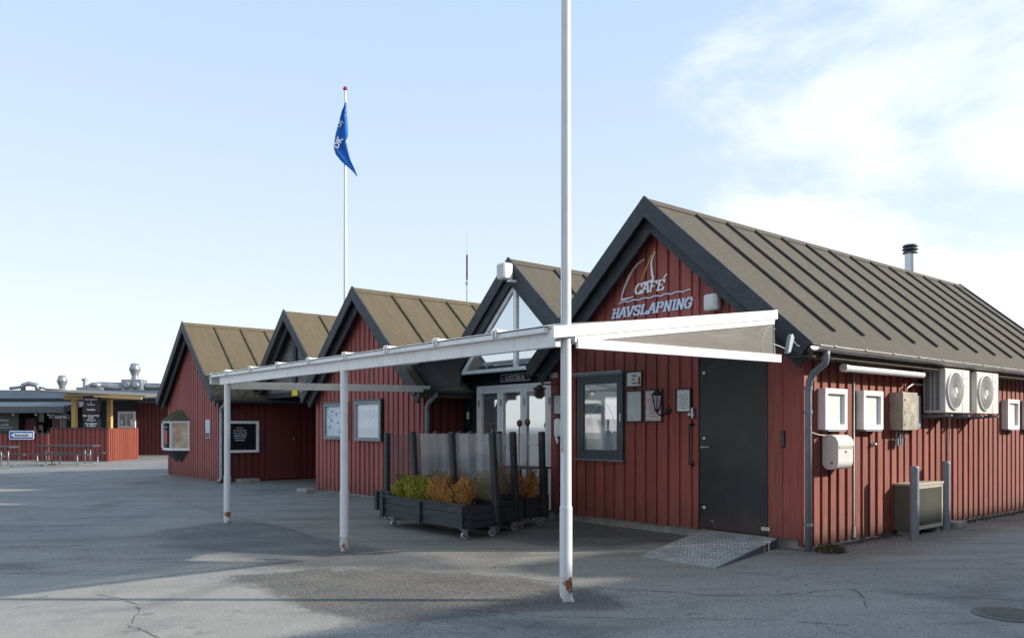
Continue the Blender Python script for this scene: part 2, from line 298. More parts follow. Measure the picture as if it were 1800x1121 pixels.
# ---------------------------------------------------------------- mesh helper
class MB:
    def __init__(s, xf=None): s.v = []; s.f = []; s.m = []; s.sm = []; s.r = []; s.xf = xf
    def add(s, vs, fs, mi=0, smooth=False, r=None):
        o = len(s.v); s.v += [tuple(p) for p in vs]
        if r is None: r = random.random()
        for f in fs: s.f.append([i + o for i in f]); s.m.append(mi); s.sm.append(smooth); s.r.append(r)
        return s
    def box(s, x0, x1, y0, y1, z0, z1, mi=0, r=None):
        if x0 > x1: x0, x1 = x1, x0
        if y0 > y1: y0, y1 = y1, y0
        vs = [(x0, y0, z0), (x1, y0, z0), (x1, y1, z0), (x0, y1, z0), (x0, y0, z1), (x1, y0, z1), (x1, y1, z1), (x0, y1, z1)]
        return s.add(vs, [(0, 3, 2, 1), (4, 5, 6, 7), (0, 1, 5, 4), (1, 2, 6, 5), (2, 3, 7, 6), (3, 0, 4, 7)], mi, False, r)
    def prism(s, poly, off, mi=0, r=None, smooth=False):
        """polygon (3D points) extruded by off"""
        n = len(poly); off = Vector(off); a = [Vector(p) for p in poly]; b = [p + off for p in a]
        fs = [tuple(range(n))[::-1], tuple(range(n, 2 * n))] + [(i, (i + 1) % n, n + (i + 1) % n, n + i) for i in range(n)]
        return s.add(a + b, fs, mi, smooth, r)
    def beam(s, a, b, w, h, mi=0, up=(0, 0, 1), r=None):
        a = Vector(a); b = Vector(b); d = (b - a).normalized(); u = Vector(up); sd = d.cross(u).normalized(); u = sd.cross(d).normalized()
        q = [a + sd * x * w / 2 + u * z * h / 2 for x, z in ((-1, -1), (1, -1), (1, 1), (-1, 1))]
        return s.prism(q, b - a, mi, r)
    def cyl(s, a, b, r0, r1=None, n=16, mi=0, caps=True, smooth=True):
        a = Vector(a); b = Vector(b); r1 = r0 if r1 is None else r1
        d = (b - a).normalized(); t = Vector((0, 0, 1)) if abs(d.z) < 0.9 else Vector((1, 0, 0)); u = d.cross(t).normalized(); v = d.cross(u)
        vs = []
        for c, rr in ((a, r0), (b, r1)):
            for i in range(n): an = 2 * math.pi * i / n; vs.append(c + (u * math.cos(an) + v * math.sin(an)) * rr)
        rnd_ = random.random()
        s.add(vs, [(i, (i + 1) % n, n + (i + 1) % n, n + i) for i in range(n)], mi, smooth, rnd_)
        if caps: s.add(vs[:n], [tuple(range(n))[::-1]], mi, False, rnd_); s.add(vs[n:], [tuple(range(n))], mi, False, rnd_)
        return s
    def tube(s, pts, r, n=8, mi=0, closed=False):
        pts = [Vector(p) for p in pts]; vs = []; k = len(pts); up = None
        for i, p in enumerate(pts):
            d = (pts[min(i + 1, k - 1)] - pts[max(i - 1, 0)]).normalized()
            if up is None: up = Vector((0, 0, 1)) if abs(d.z) < 0.9 else Vector((1, 0, 0))
            u = d.cross(up).normalized(); v = u.cross(d).normalized(); up = v
            for j in range(n): an = 2 * math.pi * j / n; vs.append(p + (u * math.cos(an) + v * math.sin(an)) * r)
        fs = [(i * n + j, i * n + (j + 1) % n, (i + 1) * n + (j + 1) % n, (i + 1) * n + j) for i in range(k - 1) for j in range(n)]
        fs += [tuple(range(n))[::-1], tuple(range((k - 1) * n, k * n))]
        return s.add(vs, fs, mi, True)
    def lathe(s, c, prof, n=20, mi=0, axis='z', smooth=True):
        c = Vector(c); vs = []
        for (r, h) in prof:
            for j in range(n):
                an = 2 * math.pi * j / n; q = (math.cos(an) * r, math.sin(an) * r)
                p = {'z': (q[0], q[1], h), 'x': (h, q[0], q[1]), 'y': (q[0], h, q[1])}[axis]; vs.append(c + Vector(p))
        k = len(prof)
        fs = [(i * n + j, i * n + (j + 1) % n, (i + 1) * n + (j + 1) % n, (i + 1) * n + j) for i in range(k - 1) for j in range(n)]
        s.add(vs, fs, mi, smooth)
        return s
    def build(s, name, mats, parent=None, bevel=0, loc=None):
        if not isinstance(mats, (list, tuple)): mats = [mats]
        vs = [Vector(p) for p in s.v]
        if s.xf is not None: vs = [s.xf @ p for p in vs]
        if loc is None:
            lo = Vector([min(p[i] for p in vs) for i in range(3)]); hi = Vector([max(p[i] for p in vs) for i in range(3)])
            loc = Vector(((lo.x + hi.x) / 2, (lo.y + hi.y) / 2, lo.z))
        loc = Vector(loc)
        me = bpy.data.meshes.new(name); me.from_pydata([p - loc for p in vs], [], s.f)
        for m in mats: me.materials.append(m)
        for p, mi, sm in zip(me.polygons, s.m, s.sm): p.material_index = mi; p.use_smooth = sm
        bm = bmesh.new(); bm.from_mesh(me)
        lay = bm.faces.layers.float.new('rnd'); bm.faces.ensure_lookup_table()
        for f, r in zip(bm.faces, s.r): f[lay] = r
        bmesh.ops.recalc_face_normals(bm, faces=bm.faces); bm.to_mesh(me); bm.free()
        o = bpy.data.objects.new(name, me); COL.objects.link(o)
        if parent: o.parent = parent; o.location = loc - wloc(parent)
        else: o.location = loc
        if bevel:
            b = o.modifiers.new('bevel', 'BEVEL'); b.width = bevel; b.segments = 2; b.limit_method = 'ANGLE'; b.angle_limit = rad(40)
        return o
def wloc(o):
    p = Vector(o.location)
    while o.parent: o = o.parent; p += o.location
    return p
def thing(name, label, cat, loc=(0, 0, 0), group=None):
    o = bpy.data.objects.new(name, None); COL.objects.link(o); o.location = loc; o.empty_display_size = 0.2
    o['label'] = label; o['category'] = cat
    if group: o['group'] = group
    return o
def tag(o, label, cat, group=None):
    o['label'] = label; o['category'] = cat
    if group: o['group'] = group
    return o
def struct(o): o['kind'] = 'structure'; return o
def dup(root, delta, label, group=None):
    def cp(o, par):
        c = o.copy(); COL.objects.link(c)
        if par: c.parent = par
        for ch in list(o.children): cp(ch, c)
        return c
    r = cp(root, None); r.location = Vector(root.location) + Vector(delta); r['label'] = label
    if group: r['group'] = group
    return r
def basis(x, y, z, o):
    return Matrix(((x[0], y[0], z[0], o[0]), (x[1], y[1], z[1], o[1]), (x[2], y[2], z[2], o[2]), (0, 0, 0, 1)))
def FRONT(x, y, z): return basis((1, 0, 0), (0, 0, 1), (0, -1, 0), (x, y, z))     # faces -Y
def SIDE(x, y, z): return basis((0, 1, 0), (0, 0, 1), (1, 0, 0), (x, y, z))       # faces +X
def text(s, size, M4, m, parent, name='lettering', ext=0.002, shear=0.0, align='LEFT', sx=1.0, bold=0.0, space=1.0):
    cu = bpy.data.curves.new('t', 'FONT'); cu.body = s; cu.size = size; cu.extrude = ext; cu.shear = shear; cu.align_x = align; cu.offset = bold; cu.resolution_u = 3; cu.space_character = space
    o = bpy.data.objects.new('t', cu); COL.objects.link(o)
    dg = bpy.context.evaluated_depsgraph_get(); me = bpy.data.meshes.new_from_object(o.evaluated_get(dg))
    bpy.data.objects.remove(o); bpy.data.curves.remove(cu)
    me.transform(M4 @ Matrix.Diagonal((sx, 1, 1, 1)))
    vs = [v.co.copy() for v in me.vertices]; 
    if not vs: return None
    lo = Vector([min(v[i] for v in vs) for i in range(3)]); me.transform(Matrix.Translation(-lo)); me.materials.clear(); me.materials.append(m); me.name = name
    r = bpy.data.objects.new(name, me); COL.objects.link(r)
    if parent: r.parent = parent; r.location = lo - wloc(parent)
    else: r.location = lo
    return r

# cladding: vertical boards along an axis; holes = list of (s0,s1,z0,z1)
def clad(mb, ax, c, sgn, s0, s1, z0, ztop, pitch=0.2, bw=0.14, depth=0.028, holes=(), phase=0.0, back=True, breaks=(), bt=0.06, jig=0.006):
    def P(s, d, z): return (s, c + sgn * d, z) if ax == 'x' else (c + sgn * d, s, z)
    off = (0, sgn, 0) if ax == 'x' else (sgn, 0, 0)
    if back:
        pts = [s0] + [b for b in breaks if s0 < b < s1] + [s1]
        poly = [P(s0, -bt, z0), P(s1, -bt, z0)] + [P(b, -bt, ztop(b)) for b in pts[::-1]]
        mb.prism(poly, Vector(off) * bt, 0, r=0.1)
    n = int((s1 - s0 - phase) / pitch) + 2
    for i in range(n):
        a = s0 + phase + (i - 1) * pitch + random.uniform(-jig, jig); b = a + bw + random.uniform(-jig, jig)
        a = max(a, s0); b = min(b, s1)
        if b - a < 0.02: continue
        rr = random.random(); dd = depth + random.uniform(-0.003, 0.003)
        segs = [(z0 + random.uniform(-0.012, 0.0), None)]
        for (h0, h1, k0, k1) in holes:
            if b <= h0 or a >= h1: continue
            if a < h0 - 0.03: b = min(b, h0)
            elif b > h1 + 0.03: a = max(a, h1)
            else:
                ns = []
                for (q0, q1) in segs:
                    top = q1 if q1 is not None else 1e9
                    if k0 > q0 and k0 < top: ns.append((q0, k0))
                    if k1 < top and k1 > q0: ns.append((k1, q1))
                    if not (k0 < top and k1 > q0): ns.append((q0, q1))
                    elif k1 >= top and k0 <= q0: pass
                segs = ns
        if b - a < 0.02: continue
        for (q0, q1) in segs:
            ta = ztop(a) if q1 is None else q1; tb = ztop(b) if q1 is None else q1
            if min(ta, tb) <= q0 + 0.02: continue
            mid = [x for x in breaks if a < x < b] if q1 is None else []
            poly = [P(a, 0, q0), P(b, 0, q0), P(b, 0, tb)] + [P(x, 0, ztop(x)) for x in mid] + [P(a, 0, ta)]
            mb.prism(poly, Vector(off) * dd, 0, r=rr)

# ---------------------------------------------------------------- houses
SLOPE = 0.885
def gable_house(label, xr, x0, x1, yf, yb, zr, tip, over, battens, roofmats, wallmat, z0=0.12, slope=SLOPE, holes=(), holes_r=(), sidemat=None,
                rear=True, clipl=None, clipr=None, frontwall=True, dx=0.2, bw=0.14, sides=(True, True), wallcap=None, cover=2, dp=0.028, inner=0.10):
    root = thing('wooden_house', label, 'house', ((x0 + x1) / 2, yf, 0))
    zt = lambda x: zr - 0.15 - slope * abs(x - xr)
    if frontwall:
        mb = MB(); clad(mb, 'x', yf, -1, x0, x1, z0, zt, dx, bw, dp, holes, breaks=(xr,)); mb.build('wall', wallmat, root)
    sm = sidemat or wallmat
    ye = zt(x1)
    if sides[1]:
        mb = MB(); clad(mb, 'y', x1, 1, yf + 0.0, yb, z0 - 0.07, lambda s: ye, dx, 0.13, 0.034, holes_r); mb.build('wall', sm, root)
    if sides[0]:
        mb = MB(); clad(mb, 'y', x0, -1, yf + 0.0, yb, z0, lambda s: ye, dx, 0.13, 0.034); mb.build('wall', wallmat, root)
    mb = MB(); clad(mb, 'x', yb, 1, x0, x1, z0, zt, dx, bw, 0.028, breaks=(xr,)); mb.build('wall', wallmat, root)
    mb = MB(); mb.box(x0 + 0.03, x1 - 0.01, yf + 0.03, yb - 0.03, 0, z0 + 0.02); mb.build('plinth', M['concrete'], root)
    # roof
    y0 = yf - over; y1 = yb + (over if rear else 0)
    mb = MB(); t = 0.13
    for sg, tl in ((-1, clipl or tip), (1, clipr or tip)):
        a = Vector((xr, y0, zr)); b = Vector((xr + sg * tl, y0, zr - slope * tl))
        mb.prism([a, b, b - Vector((0, 0, t)), a - Vector((0, 0, t))], (0, y1 - y0, 0), 0)
        dn = Vector((sg, 0, -slope)).normalized(); nn = Vector((sg * slope, 0, 1)).normalized()
        for yy in battens:
            p = a + dn * 0.12; q = a + dn * (tl / dn.x * sg - 0.38 if tl == tip else tl / dn.x * sg)
            for base in (Vector((0, yy - y0, 0)),):
                mb.prism([p + base + Vector((0, -0.025, 0)), p + base + Vector((0, 0.025, 0)), p + base + Vector((0, 0.02, 0)) + nn * 0.035, p + base + Vector((0, -0.02, 0)) + nn * 0.035], q - p, 1)
        # felt lap at the eave and ridge cap
        e = a + dn * (tl / dn.x * sg)
        mb.prism([e - dn * 0.34 + nn * 0.001, e - dn * 0.34 + nn * 0.012, e + nn * 0.014, e + nn * 0.001], (0, y1 - y0, 0), 0)
        mb.prism([a + nn * 0.001, a + nn * 0.016 + Vector((0, 0, .005)), a + dn * 0.14 + nn * 0.014, a + dn * 0.14 + nn * 0.001], (0, y1 - y0, 0), 0)
    mb.build('roof', roofmats, root)
    # soffit under front overhang + under roof
    mb = MB()
    for sg in (-1, 1):
        tl = (clipl if sg < 0 else clipr) or tip
        a = Vector((xr, y0 + 0.06, zr - t - 0.003)); b = Vector((xr + sg * (tl - 0.02), y0 + 0.06, zr - slope * (tl - 0.02) - t - 0.003))
        mb.prism([a, b, b - Vector((0, 0, 0.02)), a - Vector((0, 0, 0.02))], (0, y1 - y0 - 0.12, 0), 0)
    mb.build('soffit', M['soffit'], root)
    # bargeboards
    def barge(ya, yb_, up, dn_, tl, sg, ext=0.0):
        m_ = MB(); d = Vector((sg, 0, -slope)).normalized(); nn = Vector((sg * slope, 0, 1)).normalized()
        a = Vector((xr, ya, zr + up)); Lg = tl / abs(d.x) + ext
        k = dn_
        # plumb cut at the ridge, square cut at the tail
        A1 = a; A2 = a - Vector((0, 0, k)); B1 = a + d * Lg; B2 = B1 - nn * (k * abs(d.x))
        m_.prism([A1, B1, B2, A2], (0, yb_ - ya, 0)); return m_.build('bargeboard', M['tar'], root)
    for sg in (-1, 1):
        tl = (clipl if sg < 0 else clipr) or tip
        barge(y0 - 0.035, y0, 0.045, 0.285, tl, sg)
        if cover > 1: barge(y0 + inner, y0 + inner + 0.04, -0.17, 0.27, tl - 0.10, sg)
        if rear: barge(y1, y1 + 0.035, 0.045, 0.34, tl, sg)
    return root

E_B = [9.46 + 0.738 * i for i in range(13)]
houseE = gable_house('red board cafe house with sail lettering, a dark door and a sunny side wall', -7.3, -9.53, -5.15, 8.8, 18.55, 4.57, 2.47, 0.33,
    E_B, [M['felt'], M['batten']], M['red'], sidemat=M['red_sun'], bw=0.158, dp=0.024,
    holes=[(-8.92, -7.95, 0.96, 2.27), (-6.64, -5.60, 0.0, 2.4), (-5.60, -5.17, 0, 3)],
    holes_r=[])
# corner boards of the cafe
mb = MB(); mb.box(-5.598, -5.40, 8.772, 8.80, 0.12, 2.66, r=0.4); mb.box(-5.388, -5.14, 8.766, 8.80, 0.12, 2.56, r=0.6); mb.box(-5.138, -5.112, 8.766, 8.93, 0.08, 2.56, r=0.7)
mb.build('corner_board', M['red'], houseE)
# fascia + gutter + downpipe of the cafe
mb = MB(); mb.box(-4.86, -4.835, 8.49, 18.85, 2.265, 2.35); mb.box(-5.12, -4.862, 8.49, 18.85, 2.268, 2.28); mb.build('fascia', M['fasciawood'], houseE)
def gutter(x, y0, y1, z, parent, m, sx=1, r=0.06, step=0.72):
    mb = MB(); prof = []
    for i in range(9):
        an = math.pi + math.pi * i / 8; prof.append(Vector((x + math.cos(an) * r, y0, z + math.sin(an) * r)))
    inner = [Vector((x + (p.x - x) * 0.9, y0, z + (p.z - z) * 0.9)) for p in prof][::-1]
    mb.prism(prof + inner, (0, y1 - y0, 0), smooth=False)
    mb.cyl((x + r, y0, z), (x + r, y1, z), 0.009, n=8)
    yy = y0 + 0.3
    while yy < y1:
        mb.cyl((x + r * 1.08, yy, z + .006), (x + r * 1.08, yy + 0.03, z + .006), 0.014, n=8); mb.box(x - r * 1.02, x + r * 1.06, yy, yy + 0.025, z + 0.004, z + 0.012); yy += step
    return mb.build('gutter', m, parent)
gutter(-4.775, 8.42, 18.9, 2.375, houseE, M['gutter'])
def downpipe(pts, parent, m, r=0.042, clips=()):
    mb = MB(); mb.tube(pts, r, 14)
    for c in clips: mb.cyl((c[0], c[1], c[2]), (c[0], c[1], c[2] + 0.035), r + 0.008, n=14)
    return mb.build('downpipe', m, parent)
downpipe([(-4.775, 8.66, 2.35), (-4.775, 8.66, 2.27), (-4.79, 8.67, 2.2), (-4.96, 8.71, 2.09), (-5.03, 8.74, 2.0), (-5.045, 8.745, 1.85), (-5.045, 8.745, 0.02)], houseE, M['grey'], 0.040,
         clips=[(-5.045, 8.745, 1.62), (-5.045, 8.745, 0.30), (-5.045, 8.745, 1.90)])
# chimney
mb = MB(); mb.cyl((-7.62, 17.2, 4.1), (-7.62, 17.2, 5.13), 0.105, n=20)
mb.build('chimney', mat('bright_flue', (.6,.63,.66), .35, metal=.5), houseE)
mb = MB()
for z, r in ((5.10, 0.15), (5.17, 0.16), (5.235, 0.155)): mb.lathe((-7.62, 17.2, z), [(0.02, 0.045), (r * 0.8, 0.035), (r, 0.0), (r * 0.92, -0.012), (0.02, -0.01)], 20)
mb.cyl((-7.62, 17.2, 5.1), (-7.62, 17.2, 5.25), 0.05); mb.build('chimney_cowl', M['dkgrey'], houseE)
# front window of the cafe
def framed_window(parent, x0, x1, z0, z1, y, fr, dep, mf, mg, name='window', sill=None):
    """window on a wall facing -Y; frame proud of the wall"""
    mb = MB(); mb.box(x0, x1, y - dep, y, z0, z0 + fr); mb.box(x0, x1, y - dep, y, z1 - fr, z1); mb.box(x0, x0 + fr, y - dep + .001, y, z0 + fr, z1 - fr); mb.box(x1 - fr, x1, y - dep + .001, y, z0 + fr, z1 - fr)
    f = mb.build(name, mf, parent, bevel=0.004)
    g = MB(); g.box(x0 + fr, x1 - fr, y - dep * 0.4, y - dep * 0.4 + 0.012, z0 + fr, z1 - fr); g.build('pane', mg, f)
    if sill: s = MB(); s.box(x0 - 0.03, x1 + 0.03, y - dep - 0.03, y, z0 - 0.03, z0 - 0.002); s.build('sill', sill, f)
    return f
wf = framed_window(houseE, -8.90, -7.97, 0.99, 2.24, 8.79, 0.06, 0.045, M['dkgrey'], M['winglass'], sill=M['zinc'])
g = MB(); g.box(-8.84, -8.78, 8.752, 8.762, 1.05, 2.18); g.box(-8.09, -8.03, 8.752, 8.762, 1.05, 2.18); g.box(-8.78, -8.09, 8.752, 8.762, 1.05, 1.12); g.box(-8.78, -8.09, 8.752, 8.762, 2.11, 2.18); g.build('sash', M['dkgrey'], wf)
# what is seen behind the pane: pale interior, covers and equipment
mb = MB(); mb.box(-8.84, -8.03, 8.783, 8.787, 1.05, 2.18, 0)
mb.box(-8.72, -8.38, 8.775, 8.782, 1.13, 1.48, 1); mb.box(-8.18, -8.10, 8.775, 8.782, 1.13, 1.40, 1)
mb.prism([(-8.78, 8.780, 1.5), (-8.13, 8.780, 1.5), (-8.25, 8.780, 1.76), (-8.62, 8.780, 1.78)], (0, -0.003, 0), 2)
mb.prism([(-8.78, 8.780, 1.82), (-8.10, 8.780, 1.79), (-8.10, 8.780, 1.98), (-8.5, 8.780, 2.0), (-8.78, 8.780, 1.88)], (0, -0.003, 0), 1)
mb.tube([(-8.7, 8.776, 1.5), (-8.62, 8.776, 1.68), (-8.5, 8.776, 1.79), (-8.3, 8.776, 1.80), (-8.2, 8.776, 1.66), (-8.14, 8.776, 1.5)], 0.006, 6, 1)
mb.build('interior_blind', [mat('interior_grey', (0.45, 0.52, 0.57), 0.6, var=0.2, vscale=5), mat('interior_white', (0.9, 0.9, 0.87), 0.6, var=0.08, vscale=6), mat('interior_slate', (0.3, 0.37, 0.42), 0.6, var=0.3, vscale=5)], wf)
mb = MB(); mb.box(-9.0, -7.95, 8.70, 8.75, 2.262, 2.292); mb.box(-8.98, -7.97, 8.74, 8.785, 2.24, 2.262); mb.build('awning_rail', M['zinc'], wf)
mb = MB(); mb.box(-8.012, -7.995, 8.728, 8.745, 1.55, 1.66); mb.build('handle', M['steel'], wf)
# door
dr = MB().box(-6.62, -5.62, 8.772, 8.80, 0.13, 2.40).build('door', M['door'], houseE, bevel=0.003)
mb = MB(); mb.box(-6.64, -6.622, 8.765, 8.80, 0.12, 2.4); mb.box(-5.618, -5.60, 8.765, 8.80, 0.12, 2.4); mb.build('door_frame', M['black'], dr)
for z in (2.17, 1.31, 0.40): MB().lathe((-6.55, 8.772, z), [(0.0, -0.02), (0.022, -0.02), (0.03, -0.008), (0.032, 0)], 14, axis='y').build('lock', M['steel'], dr)
mb = MB(); mb.cyl((-6.555, 8.772, 1.2), (-6.555, 8.72, 1.2), 0.011, n=10); mb.cyl((-6.555, 8.725, 1.2), (-6.43, 8.725, 1.2), 0.010, n=10); mb.build('handle', M['steel'], dr)
mb = MB(); mb.box(-5.68, -5.56, 8.752, 8.77, 0.19, 0.235); mb.build('door_stop', M['steel'], dr)
mb = MB(); mb.box(-6.45, -6.40, 8.768, 8.7715, 0.235, 0.25); mb.box(-6.42, -6.405, 8.768, 8.7715, 0.215, 0.245); mb.build('paint_scrape', M['zinc'], dr)
# lettering on the gable: slab-serif slanted capitals made of strokes
GL = {'C': [[(.95, .72), (.8, 1), (.35, 1), (.05, .7), (.05, .3), (.3, 0), (.75, 0), (.95, .25)]],
      'A': [[(0, 0), (.5, 1), (.62, 1), (.95, 0)], [(.22, .36), (.82, .36)]],
      'F': [[(.15, 0), (.15, 1)], [(.0, 1), (.9, 1), (.9, .8)], [(.15, .52), (.65, .52)]],
      'E': [[(.15, 0), (.15, 1)], [(.0, 1), (.9, 1), (.9, .8)], [(.15, .52), (.65, .52)], [(0, 0), (.92, 0), (.95, .22)]],
      'H': [[(.15, 0), (.15, 1)], [(.85, 0), (.85, 1)], [(.15, .52), (.85, .52)]],
      'V': [[(.05, 1), (.45, 0), (.55, 0), (.95, 1)]],
      'S': [[(.9, .8), (.7, 1), (.3, 1), (.08, .78), (.25, .55), (.75, .45), (.92, .22), (.7, 0), (.25, 0), (.05, .2)]],
      'L': [[(.15, 1), (.15, 0)], [(0, 0), (.88, 0), (.92, .25)]],
      'P': [[(.15, 0), (.15, 1)], [(.0, 1), (.7, 1), (.92, .8), (.7, .5), (.15, .5)]],
      'N': [[(.15, 0), (.15, 1), (.85, 0), (.85, 1)]],
      'I': [[(.5, 0), (.5, 1)]],
      'G': [[(.92, .75), (.75, 1), (.35, 1), (.05, .7), (.05, .3), (.3, 0), (.7, 0), (.9, .2), (.9, .45), (.6, .45)]]}
SER = {'A': [(0, 0), (.95, 0)], 'F': [(.15, 0)], 'H': [(.15, 0), (.15, 1), (.85, 0), (.85, 1)], 'V': [(.05, 1), (.95, 1)], 'L': [(.15, 1)], 'P': [(.15, 0)], 'N': [(.15, 0), (.85, 1)], 'I': [(.5, 0), (.5, 1)], 'E': []}
def slab_text(s, x0, x1, zb, h, y, m, parent, slant=0.28, th=0.030):
    mb = MB(); n = len(s); wd = [0.55 if c == 'I' else 1 for c in s]; tot = sum(wd); u = (x1 - x0 - slant * h) / tot; x = x0; k = 0
    def P(c, cx, w, d=0.0): return Vector((cx + (c[0]) * w * 0.84 + c[1] * h * slant, y - d, zb + c[1] * h))
    for c, ww in zip(s, wd):
        for st in GL[c]:
            for a, b in zip(st, st[1:]):
                k += 1; d = 0.012 + (k % 5) * 0.0006
                A = P(a, x, u * ww); B = P(b, x, u * ww); v = (B - A); 
                if v.length < 1e-4: continue
                thk = th * (0.62 if abs(v.z) < 0.4 * abs(v.x) else 1.0)
                v.normalize(); pr = Vector((-v.z, 0, v.x)) * thk / 2; e = v * thk * 0.4
                mb.prism([A - e + pr, B + e + pr, B + e - pr, A - e - pr], (0, -d, 0))
        for q in SER.get(c, []):
            k += 1; A = P(q, x, u * ww); mb.box(A.x - th * 0.95, A.x + th * 0.95, y - 0.0125 - (k % 7) * 0.0005, y, A.z - th * 0.25, A.z + th * 0.25)
        x += u * ww
    return mb.build('lettering', m, parent)
LY = 8.772
slab_text('HAVSLAPNING', -8.19, -6.70, 3.065, 0.125, LY, M['lett_b'], houseE, th=0.032)
slab_text('CAFE', -7.75, -7.17, 3.365, 0.13, LY, M['lett_w'], houseE, th=0.028)
mb = MB(); mb.prism([(-7.235, LY, 3.52), (-7.21, LY, 3.515), (-7.155, LY, 3.57), (-7.175, LY, 3.578)], (0, -0.012, 0)); mb.build('lettering', M['lett_w'], houseE)
def ribbon(pts, w, m, name, d=0.012):
    mb = MB(); 
    n = len(pts); P = [Vector((p[0], LY, p[1])) for p in pts]; Lf = []; Rt = []
    for i in range(n):
        t = (P[min(i + 1, n - 1)] - P[max(i - 1, 0)]).normalized(); pr = Vector((-t.z, 0, t.x)); wi = w[i] if isinstance(w, list) else w
        Lf.append(P[i] + pr * wi / 2); Rt.append(P[i] - pr * wi / 2)
    for i in range(n - 1): mb.prism([Lf[i], Lf[i + 1], Rt[i + 1], Rt[i]], (0, -d, 0))
    return mb.build(name, m, houseE)
def smooth_pts(pts, k=6):
    o = []
    for i in range(len(pts) - 1):
        p0 = pts[max(i - 1, 0)]; p1 = pts[i]; p2 = pts[i + 1]; p3 = pts[min(i + 2, len(pts) - 1)]
        for j in range(k):
            t = j / k; o.append(tuple(0.5 * (2 * p1[a] + (p2[a] - p0[a]) * t + (2 * p0[a] - 5 * p1[a] + 4 * p2[a] - p3[a]) * t * t + (3 * p1[a] - p0[a] - 3 * p2[a] + p3[a]) * t ** 3) for a in range(2)))
    o.append(pts[-1]); return o
sp = smooth_pts([(-8.01, 3.32), (-7.97, 3.44), (-7.85, 3.64), (-7.72, 3.77), (-7.57, 3.84)])
ribbon(sp, [0.012 + 0.028 * (1 - abs(2 * i / (len(sp) - 1) - 1)) * 1.0 for i in range(len(sp))], M['lett_w'], 'sail_emblem')
ribbon([(-8.02, 3.315), (-7.9, 3.318), (-7.77, 3.33)], [0.03, 0.022, 0.006], M['lett_w'], 'sail_emblem')
sp = smooth_pts([(-7.63, 3.54), (-7.52, 3.73), (-7.38, 3.96)]); ribbon(sp, [0.008 + 0.018 * i / len(sp) if i < len(sp) * .7 else 0.014 for i in range(len(sp))], M['lett_o'], 'sail_emblem')
sp = smooth_pts([(-7.37, 3.91), (-7.44, 3.78), (-7.43, 3.62), (-7.42, 3.52), (-7.60, 3.495)]); ribbon(sp, [0.01 + 0.022 * min(1, i / 10) for i in range(len(sp))], M['lett_w'], 'sail_emblem')
wv = [(-8.06 + i * 1.30 / 60, 3.262 + 0.018 * abs(math.sin(i * math.pi / 9)) + i * 0.0004) for i in range(61)]
ribbon(wv, 0.016, M['lett_b'], 'wave_emblem')
hn = MB().box(-6.80, -6.68, 8.764, 8.772, 1.575, 1.725).build('house_number', M['black'], houseE)
GL['4'] = [[(.72, 0), (.72, 1), (.02, .3), (1.0, .3)]]; WD = slab_text('4', -6.795, -6.69, 1.59, .12, 8.763, M['lett_w'], None, slant=0.0, th=.022); WD.parent = hn; WD.location = WD.location - wloc(hn)

# side windows of the cafe (boxed, proud of the sunny wall)
def side_box_window(y0, y1, z0=1.43, z1=1.93, x=-5.116, d=0.10, parent=houseE):
    f = MB(); fr = 0.065
    f.box(x, x + d, y0, y1, z0, z0 + fr); f.box(x, x + d, y0, y1, z1 - fr, z1); f.box(x, x + d - .001, y0, y0 + fr, z0 + fr, z1 - fr); f.box(x, x + d - .001, y1 - fr, y1, z0 + fr, z1 - fr)
    f.box(x, x + 0.004, y0 + .01, y1 - .01, z0 + .01, z1 - .01)
    o = f.build('window', M['white'], parent, bevel=0.004)
    MB().box(x + 0.052, x + 0.058, y0 + fr, y1 - fr, z0 + fr, z1 - fr).build('pane', M['blind'], o)
    MB().box(x - .0, x + d + 0.015, y0 + 0.04, y1 - 0.06, z0 - 0.02, z0 - 0.003).build('sill', M['zinc'], o)
    return o
for y in (9.08, 10.02, 14.93, 15.87): side_box_window(y, y + 0.53)
# fluorescent tube housing
mb = MB(); mb.cyl((-4.93, 9.36, 2.18), (-4.93, 11.50, 2.18), 0.045, n=14); mb.cyl((-4.93, 9.34, 2.18), (-4.93, 9.42, 2.18), 0.052, n=14); mb.box(-5.12, -4.93, 9.6, 9.7, 2.17, 2.20); mb.box(-5.12, -4.93, 11.2, 11.3, 2.17, 2.20)
tag(mb.build('tube_light', M['white'], None), 'long white tube light mounted under the eave above the white boxed windows', 'light')
mb = MB(); mb.tube([(-5.10, 9.93, 2.25), (-5.10, 9.93, 0.35), (-5.10, 9.93, 0.08)], 0.009, 6); mb.cyl((-5.095, 9.93, 0.06), (-5.095, 9.93, 0.2), 0.018, 0.012, 8)
tag(mb.build('cable_conduit', M['offwhite'], None), 'thin white cable pipe running down the sunny wall beside the mailbox', 'pipe')
mb = MB(); mb.lathe((-5.1, 10.42, 1.235), [(0.0, 0.05), (0.022, 0.05), (0.022, 0.02), (0.035, 0.0)], 10, axis='x'); mb.tube([(-5.07, 10.38, 1.235), (-5.05, 10.42, 1.245), (-5.07, 10.46, 1.235)], 0.008, 6)
tag(mb.build('water_tap', M['steel'], None), 'small metal outdoor tap on the sunny wall right of the mailbox', 'tap')

# ---- house C
houseC = gable_house('red gabled house with two framed notice cases, third gable from the left', -14.9, -17.2, -12.75, 8.5, 17.0, 4.33, 2.47, 0.33,
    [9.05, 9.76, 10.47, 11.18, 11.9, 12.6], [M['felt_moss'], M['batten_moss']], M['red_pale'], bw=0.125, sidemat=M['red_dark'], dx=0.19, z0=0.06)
gutter(-12.38, 8.2, 9.35, 2.15, houseC, M['dkgrey'])
downpipe([(-12.38, 8.5, 2.12), (-12.38, 8.5, 2.05), (-12.6, 8.5, 1.93), (-12.66, 8.5, 1.84), (-12.66, 8.5, 0.05)], houseC, M['grey'], 0.045, clips=[(-12.66, 8.5, 1.3)])
